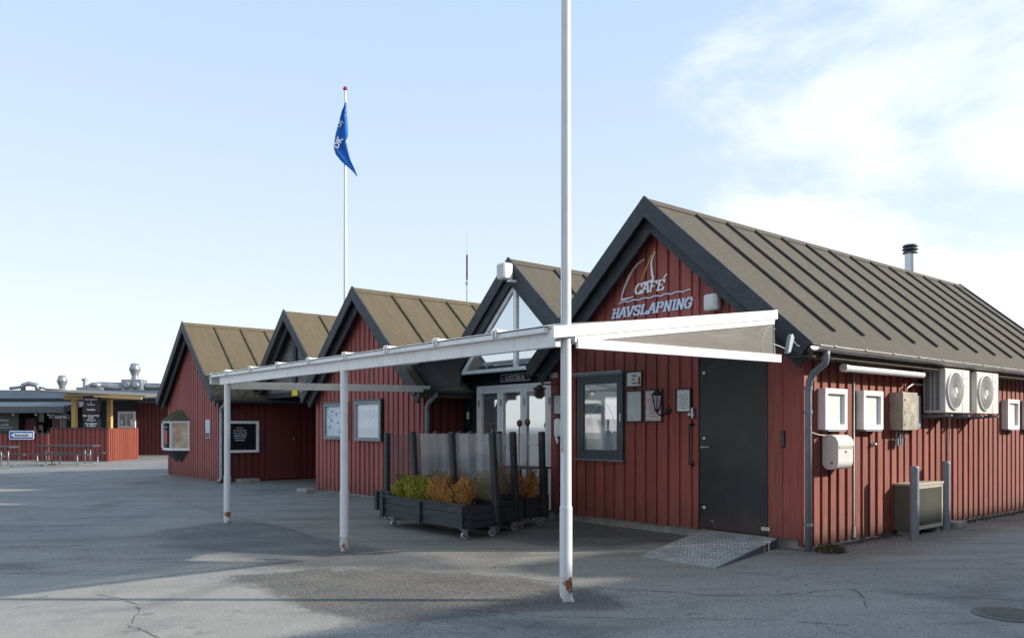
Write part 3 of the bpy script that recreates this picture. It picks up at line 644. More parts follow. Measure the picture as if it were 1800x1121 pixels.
# ---- house A
houseA = gable_house('red gabled house with a mossy bay window, leftmost of the gabled row', -23.5, -25.75, -21.45, 7.8, 17.5, 4.42, 2.45, 0.3,
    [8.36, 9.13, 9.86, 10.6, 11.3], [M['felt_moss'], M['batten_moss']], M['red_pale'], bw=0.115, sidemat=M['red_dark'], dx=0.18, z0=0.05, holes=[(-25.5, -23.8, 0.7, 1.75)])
gutter(-21.04, 7.5, 11.5, 2.2, houseA, M['dkgrey'])
downpipe([(-21.04, 7.8, 2.18), (-21.04, 7.8, 2.1), (-21.33, 7.8, 1.95), (-21.34, 7.8, 1.85), (-21.34, 7.8, 0.12), (-21.28, 7.7, 0.03)], houseA, M['zinc'], 0.05, clips=[(-21.34, 7.8, 1.55), (-21.34, 7.8, 0.95), (-21.34, 7.8, 0.45)])
mb = MB(); random.seed(3)
for i in range(420):
    t = random.random() ** 2; y = random.uniform(7.55, 11.0); x = -21.07 - t * 0.55; z = 4.42 - SLOPE * (x + 23.5) + 0.01; s = random.uniform(0.015, 0.04)
    mb.lathe((x, y, z - s * 0.3), [(s, 0), (s * 0.8, s * 0.5), (0.001, s * 0.8)], 5)
mb.build('moss_clump', M['moss'], houseA)['kind'] = 'stuff'
# side window on A (faces +X)
f = MB(); X = -21.41; fr = 0.07
y0, y1, z0, z1 = 7.93, 8.84, 0.79, 1.64
f.box(X, X + .06, y0, y1, z0, z0 + fr); f.box(X, X + .06, y0, y1, z1 - fr, z1); f.box(X, X + .059, y0, y0 + fr, z0 + fr, z1 - fr); f.box(X, X + .059, y1 - fr, y1, z0 + fr, z1 - fr)
o = f.build('window', M['white'], houseA)
MB().box(X + 0.01, X + 0.02, y0 + fr, y1 - fr, z0 + fr, z1 - fr).build('pane', M['darkglass'], o)
for i, (s_, w_) in enumerate((('~~~', .11), ('AWNN', .09), ('~^^~~', .10), ('(===)', .10))):
    pass
for i, (ln, hh) in enumerate(((0.22, .012), (0.36, .02), (0.40, .012), (0.36, .03), (0.34, .012), (0.28, .02))):
    mb = MB(); zz = 1.45 - i * 0.065; n = int(ln / 0.03)
    for k in range(n): a = 8.33 - ln / 2 + k * 0.03; mb.box(X + .0205, X + .0225, a, a + random.uniform(.012, .024), zz - hh / 2 - 0.005, zz + hh / 2 + random.uniform(0, .01))
    mb.build('decal', M['greypaper'], o)
MB().box(-21.40, -21.0, 8.2, 8.72, 0, 0.09).build('step', M['concrete'], houseA)
dA = MB().box(-21.415, -21.40, 9.05, 9.95, 0.05, 2.1).build('door', M['red_dark'], houseA)
MB().lathe((-21.40, 9.86, 1.15), [(0, .05), (.025, .05), (.02, .02), (.01, 0)], 10, axis='x').build('handle', M['steel'], dA)
# bay window
bay = [(-25.5, 7.8), (-25.05, 7.42), (-24.28, 7.42), (-23.8, 7.8)]
def bayprism(z0, z1, m, name, par, grow=0.0, taper=None):
    mb = MB(); c = Vector((-24.65, 7.8, 0))
    def ring(g, z): return [Vector((c.x + (x - c.x) * (1 + g), 7.80 - (7.80 - y) * (1 + g * 1.5), z)) for x, y in bay]
    a = ring(grow, z0); b = ring(grow if taper is None else taper, z1); n = 4
    mb.add(a + b, [(0, 1, 2, 3)[::-1], (4, 5, 6, 7)] + [(i, (i + 1) % 4, 4 + (i + 1) % 4, 4 + i) for i in range(4)]); return mb.build(name, m, par)
bw_ = bayprism(0.80, 0.87, M['white'], 'bay_window', houseA, 0.02)
bayprism(1.60, 1.66, M['white'], 'frame', bw_, 0.02)
bayprism(1.66, 2.02, M['moss'], 'bay_roof', bw_, 0.12, -0.75)
bayprism(0.40, 0.80, M['tar'], 'bay_skirt', bw_, -0.78, -0.02)
mb = MB()
for (x, y) in bay[1:3]: mb.box(x - 0.035, x + 0.035, y - 0.03, y + 0.035, 0.87, 1.60)
for (x, y) in (bay[0], bay[3]): mb.box(x - 0.03, x + 0.03, y - 0.05, y, 0.87, 1.60)
mb.build('mullion', M['white'], bw_)
for i, m in ((0, M['mappaper']), (1, M['darkglass']), (2, M['bayart'])):
    a = Vector((*bay[i], 0.87)); b = Vector((*bay[i + 1], 0.87)); nn = Vector((0, 0.02, 0)); mb = MB()
    mb.prism([a + nn, b + nn, b + nn + Vector((0, 0, .73)), a + nn + Vector((0, 0, .73))], (0, 0.01, 0)); mb.build('pane', m, bw_)
MB().box(-24.98, -24.72, 7.438, 7.4395, 0.98, 1.38).build('poster', M['redink'], bw_)
text('~ ~', 0.2, FRONT(-25.0, 7.437, 1.42), M['paper'], bw_)

# ---- link D (glazed gable with doors) between C and E
houseD = gable_house('recessed entrance house with a glazed triangular gable and white folding doors', -10.95, -12.72, -9.55, 9.4, 16.5, 4.41, 1.9, 0.32,
    [10.08, 10.82, 11.55, 12.3], [M['felt'], M['batten']], M['tarwall'], slope=0.93, sides=(False, False), z0=0.02, clipl=1.95, clipr=1.6, dx=0.13, bw=0.118, rear=False,
    holes=[(-12.16, -9.5, 0, 2.34)], cover=2, inner=0.03)
# extra lower stretch of its roof down to the neighbours
mb = MB()
for sg, xa, xb in ((-1, 1.95, 2.45),):
    a = Vector((-10.95 + sg * xa, 9.12, 4.41 - .93 * xa)); b = Vector((-10.95 + sg * xb, 9.12, 4.41 - .93 * xb))
    mb.prism([a, b, b - Vector((0, 0, .13)), a - Vector((0, 0, .13))], (0, 7.0, 0))
mb.build('roof', M['felt'], houseD)
# glazed triangle
yw = 9.17
AP = Vector((-10.90, yw, 4.02)); BL = Vector((-12.52, yw, 2.50)); BR = Vector((-9.28, yw, 2.50))
tw = MB()
tw.prism([AP, BL, BL + Vector((0.12, 0, 0)), AP - Vector((0, 0, 0.09))], (0, 0.05, 0)); tw.prism([AP, BR, BR - Vector((0.12, 0, 0)), AP - Vector((0, 0, 0.09))], (0, 0.05, 0))
tw.box(BL.x, BR.x, yw - .004, yw + 0.05, 2.475, 2.53); tw.box(-10.94, -10.86, yw - 0.006, yw + 0.05, 2.5, 3.93)
t_ = tw.build('gable_window', M['white'], houseD)
MB().prism([AP - Vector((0, -.03, .06)), BL + Vector((.08, .03, .02)), BR + Vector((-.08, .03, .02))], (0, 0.006, 0)).build('pane', M['blueglass'], t_)
mb = MB(); mb.box(-12.55, -9.4, 9.12, 9.21, 2.455, 2.473); mb.build('window_ledge', M['seagreen'], t_)
mb = MB(); mb.prism([(-13.20, 8.36, 2.64), (-12.60, 8.36, 2.14), (-11.42, 8.36, 2.18), (-11.42, 8.36, 2.50), (-11.2, 8.36, 2.66), (-13.1, 8.36, 2.70)], (0, .03, 0)); mb.build('shade_panel', M['tarwall'], houseD)  # added dark panel standing in for deep shade beneath the canopy
# folding doors
for i in range(4):
    x = -12.13 + i * 0.655
    mb = MB(); f = 0.085
    mb.box(x, x + .65, 9.30, 9.36, 0.06, 0.30); mb.box(x, x + .65, 9.30, 9.36, 2.09, 2.17); mb.box(x, x + f, 9.302, 9.36, 0.3, 2.09); mb.box(x + .65 - f, x + .65, 9.302, 9.36, 0.3, 2.09); mb.box(x + f, x + .65 - f, 9.305, 9.355, 1.14, 1.18)
    d = mb.build('door', M['white'], houseD, bevel=0.004)
    MB().box(x + f, x + .65 - f, 9.335, 9.345, .3, 1.14).build('pane', M['paleglass'], d)
    MB().box(x + f, x + .65 - f, 9.335, 9.345, 1.18, 2.09).build('pane', M['paleglass'], d)
    MB().box(x + .01, x + .04, 9.285, 9.30, 1.85, 1.97).build('hinge', M['zinc'], d)
mb = MB(); mb.box(-12.19, -9.5, 9.31, 9.38, 2.175, 2.235); mb.box(-12.19, -12.135, 9.31, 9.38, 0, 2.175); mb.build('door_frame', M['white'], houseD)
sg_ = MB().box(-11.49, -10.67, 9.325, 9.345, 2.285, 2.435).build('name_sign', M['navy'], houseD)
mb = MB(); 
for (a, b, c, d) in ((-11.48, -10.68, 2.291, 2.300), (-11.48, -10.68, 2.420, 2.429), (-11.48, -11.471, 2.300, 2.420), (-10.689, -10.68, 2.300, 2.420)): mb.box(a, b, 9.321, 9.3245, c, d)
mb.build('border', M['lett_w'], sg_)
text('GÆSTEKAJ', 0.125, FRONT(-11.36, 9.322, 2.315), M['lett_w'], sg_, sx=0.92, bold=0.001, space=1.0)
text('~', 0.11, FRONT(-11.46, 9.322, 2.31), M['lett_b'], sg_)

# ---- link B (grey sided gable over the passage) between A and C
houseB = thing('wooden_house', 'small link gable with grey horizontal siding above the passage', 'house', (-19.3, 9.0, 0))
xb, zb, sl_ = -19.33, 4.40, 0.93
mb = MB(); yb0, yb1 = 8.66, 15.0
for sg in (-1, 1):
    a = Vector((xb, yb0, zb)); b = Vector((xb + sg * 2.25, yb0, zb - sl_ * 2.25)); mb.prism([a, b, b - Vector((0, 0, .13)), a - Vector((0, 0, .13))], (0, yb1 - yb0, 0))
    for yy in (9.6, 10.4, 11.2):
        d = Vector((sg, 0, -sl_)).normalized(); n_ = Vector((sg * sl_, 0, 1)).normalized(); p = Vector((xb, yy, zb)) + d * .1
        mb.prism([p + Vector((0, -.025, 0)), p + Vector((0, .025, 0)), p + Vector((0, .02, 0)) + n_ * .035, p + Vector((0, -.02, 0)) + n_ * .035], d * 2.9, 1)
mb.build('roof', [M['felt_moss'], M['batten_moss']], houseB)
for sg in (-1, 1):
    for (ya, up, k, tl) in ((yb0 - 0.035, .045, .28, 2.2), (yb0 + 0.10, -.17, .25, 2.1)):
        d = Vector((sg, 0, -sl_)).normalized(); n_ = Vector((sg * sl_, 0, 1)).normalized(); a = Vector((xb, ya, zb + up)); B1 = a + d * tl / abs(d.x)
        m_ = MB(); m_.prism([a, B1, B1 - n_ * k * abs(d.x), a - Vector((0, 0, k))], (0, .035, 0)); m_.build('bargeboard', M['tar'], houseB)
mb = MB(); z = 2.38
while z < 3.95:
    hw = (zb - .1 - z - .1) / sl_; hw = min(hw, 2.1); rr = random.random()
    mb.prism([(xb - hw, 9.0, z), (xb + hw, 9.0, z), (xb + hw, 9.0, z + .095), (xb - hw, 9.0, z + .095)], (0, -.02, 0), r=rr)
    mb.prism([(xb - hw, 9.0, z + .095), (xb + hw, 9.0, z + .095), (xb + hw, 9.0, z + .102), (xb - hw, 9.0, z + .102)], (0, .02, 0), r=0.0)
    z += .102
mb.box(-21.2, -17.3, 9.02, 9.06, 2.3, 2.6)
mb.build('wall', M['siding'], houseB)
mb = MB(); mb.box(xb - .07, xb + .07, 8.93, 8.985, 2.36, 4.1); mb.box(xb - .09, xb + .09, 8.915, 8.93, 2.36, 3.98); mb.build('centre_post', M['tar'], houseB)
mb = MB(); mb.box(-21.4, -17.2, 8.92, 8.98, 2.24, 2.375); mb.box(-21.4, -17.2, 8.98, 14.5, 2.32, 2.36); mb.box(-21.4, -17.2, 14.0, 14.1, 0, 2.32); mb.build('passage_ceiling', M['soffit'], houseB)
s1 = MB(); s1.prism([(-19.42, 8.905, 2.27), (-19.10, 8.905, 2.27), (-19.10, 8.905, 2.42), (-19.42, 8.905, 2.42)], (0, .01, 0)); tag(s1.build('yellow_sign', M['yellow'], None), 'square yellow notice over the passage beam, the left one of two', 'sign', 'yellow notices over the passage')
s1 = MB(); s1.prism([(-18.95, 8.905, 2.275), (-18.60, 8.905, 2.29), (-18.66, 8.905, 2.37), (-18.95, 8.905, 2.44)], (0, .01, 0)); tag(s1.build('yellow_sign', M['yellow'], None), 'torn yellow notice over the passage beam, the right one of two', 'sign', 'yellow notices over the passage')

# ---------------------------------------------------------------- canopy
can = thing('canopy', 'white framed sloping entrance canopy with roof sheets on slim white posts', 'canopy', (-8.7, 4.65, 0))
PY = 4.65
mb = MB(); mb.box(-12.60, -4.92, PY - .07, PY - .01, 2.125, 2.275); o = mb.build('beam', M['white'], can, bevel=0.004)
mb = MB(); mb.box(-12.86, -5.0, PY - .13, PY - .072, 2.245, 2.30); mb.box(-12.86, -5.0, PY - .13, PY + .02, 2.284, 2.302); mb.box(-12.87, -12.83, PY - .13, PY + .05, 2.14, 2.31); mb.build('gutter', M['white'], can, bevel=0.003)
for k in range(8):
    mb = MB(); x = -12.2 + k * 0.93; mb.box(x, x + .10, PY - .15, PY + .02, 2.30, 2.325); mb.box(x + .02, x + .04, PY - .155, PY - .13, 2.25, 2.33); mb.box(x + .07, x + .085, PY - .155, PY - .13, 2.26, 2.33); mb.build('gutter_bracket', M['white'], can)
def post(x, lab=None):
    mb = MB(); mb.cyl((x, PY - .04, 0.70), (x, PY - .04, 2.125), 0.046, n=20); o = mb.build('post', M['pole'], can)
    mb = MB(); mb.cyl((x, PY - .04, 0.16), (x, PY - .04, 0.72), 0.052, n=20); mb.build('sleeve', M['pole'], o)
    mb = MB(); mb.cyl((x, PY - .04, 0.0), (x, PY - .04, 0.165), 0.0525, n=20); mb.build('rusty_foot', M['rust'], o)
    mb = MB(); mb.box(x + .04, x + .10, PY - .07, PY - .01, 0, 0.03); mb.build('base_block', M['concrete'], o)
post(-12.36); post(-8.62)
roofz = lambda y: 2.31 + (y - PY) * 0.118
YE_ = 8.42
mb = MB()
mb.prism([(x, y, roofz(y)) for x, y in ((-12.78, PY - .1), (-4.89, PY - .1), (-4.89, 7.75), (-5.45, 8.42), (-12.78, 8.42))], (0, 0, .012))
mb.build('roof_panel', M['polyc'], can)
mb = MB(); x = -11.8
while x < -5.2:
    mb.beam((x, PY - .05, roofz(PY - .05) - .03), (x, YE_, roofz(YE_) - .03), 0.045, 0.05); x += 0.93
mb.build('rafter', M['white'], can)
# sunlit side: two stacked rails sloping up, a level tie and a dusty triangular pane
sx_ = -4.885
def rail(xa, xb_, ya, yb_, za, zb_, h, m=M['white'], name='side_beam'):
    mb = MB(); mb.prism([(xa, ya, za), (xa, yb_, zb_), (xa, yb_, zb_ - h), (xa, ya, za - h)], (xb_ - xa, 0, 0)); return mb.build(name, m, can, bevel=0.004)
rail(sx_, sx_ + .03, 4.50, 7.80, 2.285, 2.725, 0.10)
rail(sx_ + .003, sx_ + .022, 4.75, 7.75, 2.225, 2.62, 0.055)
rail(sx_, sx_ + .03, 4.78, 7.87, 2.205, 2.245, 0.085, name='tie_beam')
rail(sx_ + .015, sx_ + .021, 4.8, 7.9, 2.19, 2.57, 0.0, M['sideglass'], 'dummy') if False else None
mb = MB(); mb.prism([(sx_ + .008, 4.95, 2.19), (sx_ + .008, 7.78, 2.24), (sx_ + .008, 7.74, 2.60)], (.006, 0, 0)); mb.build('side_pane', M['sideglass'], can)
mb = MB(); mb.cyl((sx_ + .015, 7.74, 2.2), (sx_ + .015, 7.74, 2.62), 0.006, n=6); mb.build('bracket', M['zinc'], can)
rail(-12.40, -12.34, 4.66, 8.40, 2.165, 2.225, 0.115, M['white'], name='tie_beam')
rail(-12.80, -12.74, 4.64, 8.40, 2.29, 2.74, 0.09, name='side_beam')
mb = MB(); mb.box(-12.78, -5.45, YE_, YE_ + .05, 2.70, 2.76); mb.build('wall_beam', M['white'], can)
# loose cable coils hanging at the corner
mb = MB()
for k, (r, dy) in enumerate(((0.17, 0.0), (0.135, 0.05), (0.19, .08))):
    mb.tube([(-4.90 + .01 * k, 7.62 + dy + r * math.cos(t * .35) * .8, 2.37 + r * math.sin(t * .35) - .02) for t in range(3, 17)], 0.005, 6)
mb.tube([(-4.9, 6.15, 2.48), (-4.9, 6.4, 2.39), (-4.9, 6.8, 2.37), (-4.9, 7.1, 2.42), (-4.9, 7.4, 2.55), (-4.9, 7.8, 2.60)], 0.006, 6)
mb.tube([(-4.9, 7.5, 2.43), (-4.89, 7.65, 2.37), (-4.86, 7.8, 2.34), (-4.84, 8.0, 2.30)], 0.005, 6)
tag(mb.build('cable_coil', M['offwhite'], None), 'loose coils of white cable hanging in the canopy corner', 'cable')
mb = MB(); mb.prism([(-4.86, 7.93, 2.26), (-4.86, 7.99, 2.28), (-4.86, 8.06, 2.44), (-4.86, 8.03, 2.48), (-4.86, 7.99, 2.46)], (.045, 0, 0)); mb.tube([(-4.84, 8.05, 2.42), (-4.84, 8.16, 2.36), (-4.84, 8.2, 2.36)], 0.006)
tag(mb.build('spotlight', M['zinc'], None, bevel=0.005), 'small grey clamp spotlight at the canopy corner below the dark bargeboard', 'lamp')

# ---------------------------------------------------------------- flagpoles
fp = thing('flagpole', 'tall white flagpole in the foreground passing in front of the canopy corner', 'flagpole', (-4.93, 4.71, 0))
mb = MB(); mb.cyl((-4.93, 4.71, 0.78), (-4.93, 4.71, 9.0), 0.047, 0.032, n=28); pl_ = mb.build('pole', M['pole'], fp)
mb = MB(); mb.cyl((-4.93, 4.71, 0.2), (-4.93, 4.71, 0.79), 0.0535, n=28); mb.build('sleeve', M['pole'], fp)
mb = MB(); mb.cyl((-4.93, 4.71, 0.0), (-4.93, 4.71, 0.205), 0.0545, n=28); mb.prism([(-4.885, 4.70, 0.0), (-4.845, 4.72, 0.0), (-4.885, 4.71, 0.07)], (0, .01, 0)); mb.build('rusty_foot', M['rust'], fp)
mb = MB(); pts = [(-4.915 + .004 * math.sin(z * 3.1), 4.655 + .002 * math.cos(z * 2), z) for z in [1.25 + .2 * i for i in range(38)]]; mb.tube(pts, 0.004, 6); mb.build('halyard', M['grey'], fp)
mb = MB(); mb.tube([(-4.99, 4.67, 1.32), (-5.0, 4.66, 1.36), (-5.0, 4.66, 1.5), (-4.985, 4.67, 1.53)], 0.007, 8); mb.tube([(-4.99, 4.66, 1.50), (-5.005, 4.65, 1.42), (-4.97, 4.66, 1.34)], .004, 6); mb.build('cleat', M['offwhite'], fp)
fx, fy = -26.99, 14.48
f2 = thing('flagpole', 'tall white flagpole with a red knob and a limp blue flag behind the gabled houses', 'flagpole', (fx, fy, 0))
MB().cyl((fx, fy, 0), (fx, fy, 14.0), 0.085, 0.045, n=16).build('pole', M['pole'], f2)
mb = MB(); mb.lathe((fx, fy, 13.98), [(0.0, 0.13), (0.06, 0.115), (0.088, 0.05), (0.075, 0.0), (0.0, -0.02)], 16); mb.build('knob', mat('red_knob', (0.3, 0.02, 0.03), .4), f2)
# limp flag: vertical folds, built in the plane through the pole facing the yard
fl = MB(xf=basis(RGT, FWD, (0, 0, 1), (fx, fy, 0))); 
out_l = [(.03, 13.48), (-.10, 13.1), (-.20, 12.6), (-.32, 12.1), (-.40, 11.55), (-.33, 11.25), (-.12, 10.95), (.08, 10.75), (.30, 10.52), (.46, 10.30)]
out_r = [(.06, 13.50), (.06, 13.1), (.09, 12.7), (.12, 12.3), (.13, 12.02), (.06, 11.8), (.12, 11.45), (.22, 11.0), (.36, 10.65), (.47, 10.32)]
nx = 10; vs = []
for (a, b) in zip(out_l, out_r):
    for j in range(nx + 1): t = j / nx; vs.append((a[0] + (b[0] - a[0]) * t, -0.12 - 0.07 * math.sin(t * 9 + a[1] * 1.1) * min(1, abs(b[0] - a[0]) * 3), a[1] + (b[1] - a[1]) * t))
m_ = len(out_l); vs = [(x, y, 13.5 - (13.5 - z) * 0.86) for x, y, z in vs]; fl.add(vs, [(i * (nx + 1) + j, i * (nx + 1) + j + 1, (i + 1) * (nx + 1) + j + 1, (i + 1) * (nx + 1) + j) for i in range(m_ - 1) for j in range(nx)], 0, True)
flag = fl.build('flag', M['flag'], f2); sf = flag.modifiers.new('thick', 'SOLIDIFY'); sf.thickness = 0.01
def FAR(lx, D, z, rot=0.0):
    o = RGT * lx + FWD * D; x = Matrix.Rotation(rot, 3, FWD) @ RGT; y = Matrix.Rotation(rot, 3, FWD) @ Vector((0, 0, 1)); return basis(x, y, -FWD, (o.x, o.y, z))
fb = Vector((fx, fy, 0)); flx = fb.dot(RGT); fD = fb.dot(FWD)
text('DK', 0.30, FAR(flx - .24, fD - .22, 11.72, rad(-62) * -1 * -1), M['lett_w'], flag, bold=0.01)
text('OS', 0.2, FAR(flx - .16, fD - .22, 12.5, rad(60) * -1), M['lett_w'], flag)
text('s', 0.18, FAR(flx + .0, fD - .22, 12.92, rad(10)), M['lett_w'], flag)
mb = MB(); mb.cyl((-14.9, 11.1, 4.25), (-14.9, 11.1, 4.85), 0.014, n=8); mb.cyl((-14.9, 11.1, 4.85), (-14.9, 11.1, 5.42), 0.022, n=8, mi=1); mb.cyl((-14.9, 11.1, 5.42), (-14.9, 11.1, 6.0), 0.007, .004, n=6); mb.cyl((-14.9, 11.1, 4.74), (-14.9, 11.1, 4.80), .035, n=10)
tag(mb.build('antenna', [M['zinc'], mat('dark_red_tube', (.12, .02, .02), .5)], None), 'thin whip antenna with a dark red middle section on the roof ridge', 'antenna')

# ---------------------------------------------------------------- things on the front walls
def frame_poster(x0, x1, z0, z1, y, m, label, fr=0.022, mf=None, dep=0.025, group=None, cat='notice', lines=0, name='framed_notice', writing=None):
    t = thing(name, label, cat, ((x0 + x1) / 2, y, z0), group)
    mb = MB(); mb.box(x0, x1, y - dep, y, z0, z0 + fr); mb.box(x0, x1, y - dep, y, z1 - fr, z1); mb.box(x0, x0 + fr, y - dep + .001, y, z0 + fr, z1 - fr); mb.box(x1 - fr, x1, y - dep + .001, y, z0 + fr, z1 - fr)
    mb.build('frame', mf or M['black'], t)
    p = MB().box(x0 + fr, x1 - fr, y - dep * .5, y - dep * .5 + .006, z0 + fr, z1 - fr).build('sheet', m, t)
    if lines:
        mb = MB(); zz = z1 - fr - (z1 - z0) * .22; cx_ = (x0 + x1) / 2
        for i in range(lines):
            ln = random.uniform(.3, .62) * (x1 - x0); a = cx_ - ln / 2
            while a < cx_ + ln / 2: w_ = random.uniform(.01, .03); mb.box(a, a + w_, y - dep * .5 - .002, y - dep * .5 - .0005, zz, zz + .008); a += w_ + .008
            zz -= (z1 - z0) * .62 / lines
        mb.build('printed_text', M['ink'], p)
    return t, p
BY = 8.772
t, p = frame_poster(-7.92, -7.60, 2.03, 2.27, BY, M['paper'], 'small white framed notice with a red mark, above the two larger frames')
for i, s_ in enumerate(('Take', 'the', 'walk in')): text(s_, .042, FRONT(-7.80, BY - .016, 2.185 - i * .052), M['ink'], p, 'printed_text', align='LEFT')
mb = MB(); mb.box(-7.68, -7.64, BY - .017, BY - .0145, 2.07, 2.18); mb.build('printed_mark', M['redink'], p)
frame_poster(-7.92, -7.60, 1.53, 1.995, BY, M['greypaper'], 'blank grey framed sheet beside the cafe window, left of the pink one')
t, p = frame_poster(-7.57, -7.24, 1.53, 1.995, BY, M['pinkpaper'], 'pink printed framed poster behind the black wall lantern', lines=9)
t, p = frame_poster(-7.01, -6.75, 1.655, 1.99, BY, M['paper'], 'white framed notice with lines of small text, next to the dark door', lines=7)
frame_poster(-9.47, -9.25, 1.93, 2.15, BY, M['greypaper'], 'topmost dark glazed frame left of the foreground flagpole')if False else None
frame_poster(-9.47, -9.15, 1.66, 1.99, BY, M['greypaper'], 'grey framed sheet partly behind the foreground flagpole, upper of two')
frame_poster(-9.47, -9.15, 1.30, 1.62, BY, M['paper'], 'pale framed sheet partly behind the foreground flagpole, lower of two')
# two notice cases on house C
def case(x0, x1, z0, z1, label, m):
    y = 8.468; t = thing('notice_case', label, 'notice case', ((x0 + x1) / 2, y, z0), 'notice cases on the red wall')
    mb = MB(); fr = .075; d = .07
    mb.box(x0, x1, y - d, y, z0, z0 + fr); mb.box(x0, x1, y - d, y, z1 - fr, z1); mb.box(x0, x0 + fr, y - d + .001, y, z0 + fr, z1 - fr); mb.box(x1 - fr, x1, y - d + .001, y, z0 + fr, z1 - fr)
    mb.build('frame', M['grey'], t, bevel=.004)
    MB().box(x1 + .001, x1 + .03, y - d, y, z0, z1).build('side_panel', M['black'], t)
    MB().box(x0 - .03, x1 + .04, y - d - .02, y, z1 + .001, z1 + .025).build('hood', M['dkgrey'], t)
    p = MB().box(x0 + fr, x1 - fr, y - .03, y - .02, z0 + fr, z1 - fr).build('sheet', m, t)
    return t, p
t, p = case(-16.68, -15.66, 1.2, 2.0, 'glazed notice case showing a blue chart, left of the pair', M['mappaper'])
mb = MB()
for i in range(14):
    x = random.uniform(-16.5, -15.9); z = random.uniform(1.32, 1.85); mb.box(x, x + random.uniform(.02, .08), 8.4365, 8.4375, z, z + random.uniform(.01, .06))
mb.build('printed_chart', M['blue'], p); p = None
t, p = case(-15.27, -14.2, 1.18, 2.02, 'glazed notice case with a white two-row notice, right of the pair', M['paper'])
for r_ in range(2):
    mb = MB()
    for i in range(15):
        x = -15.15 + i * .055; h = random.uniform(.12, .24); zc_ = 1.82 if r_ == 0 else 1.45; mb.box(x, x + .02, 8.4365, 8.4375, zc_ - h, zc_)
    mb.build('printed_text', M['greypaper'], p)
t = tag(MB().box(-22.38, -22.06, 7.745, 7.77, 1.17, 1.68).build('info_plate', M['mappaper'], None), 'narrow pale blue information plate on the leftmost gabled house', 'sign')
tt = MB().box(-22.36, -22.08, 7.742, 7.7445, 1.19, 1.32).build('lower_band', M['navy'], t)
mb = MB(); mb.box(-17.25, -16.75, 8.02, 8.25, 0, .085)
tag(mb.build('stone_block', M['concrete'], None, bevel=.012), 'pale concrete block lying at the foot of the red wall', 'block')
# rounded white speakers
def rounded(x0, x1, y0, y1, z0, z1, m, name, par=None, bev=.04):
    o = MB().box(x0, x1, y0, y1, z0, z1).build(name, m, par, bevel=bev); o.modifiers['bevel'].segments = 4
    for p in o.data.polygons: p.use_smooth = True
    return o
t = thing('speaker', 'rounded white loudspeaker on the cafe gable right of the lettering', 'speaker', (-6.36, 8.7, 2.96)); rounded(-6.47, -6.25, 8.63, 8.75, 2.965, 3.185, M['white'], 'housing', t); rounded(-6.435, -6.285, 8.622, 8.64, 3.0, 3.15, M['offwhite'], 'grille', t, .008); MB().box(-6.39, -6.33, 8.74, 8.78, 3.04, 3.1).build('bracket', M['zinc'], t)
t = thing('floodlight', 'white box lamp fixed below the peak of the glazed gable', 'lamp', (-10.8, 9.0, 4.0)); rounded(-10.93, -10.72, 8.78, 8.98, 4.02, 4.30, M['white'], 'housing', t, .03); MB().box(-10.79, -10.70, 8.9, 9.05, 3.975, 4.01).build('bracket', M['white'], t); MB().box(-10.92, -10.73, 8.775, 8.7795, 4.05, 4.27).build('lens', M['lamp_glass'], t)
# coach lantern
t = thing('wall_lantern', 'black coach lantern on a curled wall arm over the pink poster', 'lantern', (-7.25, 8.6, 1.6)); lx, ly = -7.2, 8.60
mb = MB(); mb.lathe((lx, ly, 1.80), [(0.035, -.10), (.045, -.09), (.068, .09), (.085, .10), (.02, .165), (.012, .17), (.014, .19), (0, .2)], 6, smooth=False); 
mb = MB(); mb.lathe((lx, ly, 1.80), [(.085, .095), (.088, .105), (.03, .165), (.012, .17), (.016, .185), (0, .20)], 6, smooth=False); mb.build('lantern_cap', M['black'], t)
mb = MB()
for k in range(6): an = k * math.pi / 3; mb.cyl((lx + .035 * math.cos(an), ly + .035 * math.sin(an), 1.70), (lx + .072 * math.cos(an), ly + .072 * math.sin(an), 1.895), .0055, n=5)
mb.lathe((lx, ly, 1.70), [(0, -.05), (.012, -.045), (.02, -.02), (.042, -.005), (.042, .006), (0, .006)], 8); mb.build('lantern_frame', M['black'], t)
MB().lathe((lx, ly, 1.71), [(.028, 0), (.06, .18)], 6, smooth=False).build('lantern_glass', M['clear'], t)
MB().lathe((lx, ly, 1.71), [(.0, 0), (.018, .01), (.018, .05), (.012, .09), (0, .10)], 10).build('bulb', M['lamp_glass'], t)
mb = MB(); mb.tube([(lx, ly, 1.66), (lx + .01, ly + .03, 1.63), (lx + .03, ly + .08, 1.625), (lx + .05, ly + .13, 1.65), (lx + .06, ly + .165, 1.68)], .011, 8); mb.lathe((lx + .06, 8.772, 1.69), [(0, -.03), (.035, -.025), (.05, 0)], 12, axis='y'); mb.build('arm', M['black'], t)
# brass bulkhead lamp at the left corner of the cafe
t = thing('ship_lamp', 'brown caged ship lamp on a bracket at the corner by the folding doors', 'lamp', (-9.45, 8.5, 1.9)); lx, ly = -9.5, 8.5
mb = MB(); mb.lathe((lx, ly, 2.0), [(0, .13), (.03, .125), (.05, .10), (.10, .085), (.105, .06), (.07, .05), (.075, -.03), (.05, -.07), (0, -.085)], 14); mb.build('housing', M['rusty'], t)
mb = MB()
for k in range(5): an = k * math.pi / 5 * 2; mb.tube([(lx + .085 * math.cos(an), ly + .085 * math.sin(an), 2.05), (lx + .09 * math.cos(an), ly + .09 * math.sin(an), 1.97), (lx + .03 * math.cos(an), ly + .03 * math.sin(an), 1.905)], .005, 5)
mb.build('cage', M['rusty'], t); mb = MB(); mb.tube([(lx, ly, 2.12), (lx + .08, ly + .05, 2.14), (lx + .2, ly + .2, 2.14), (lx + .25, ly + .26, 2.13)], .012, 8); mb.lathe((lx + .25, 8.772, 2.13), [(0, -.03), (.04, -.02), (.06, 0)], 12, axis='y'); mb.build('arm', M['rusty'], t)
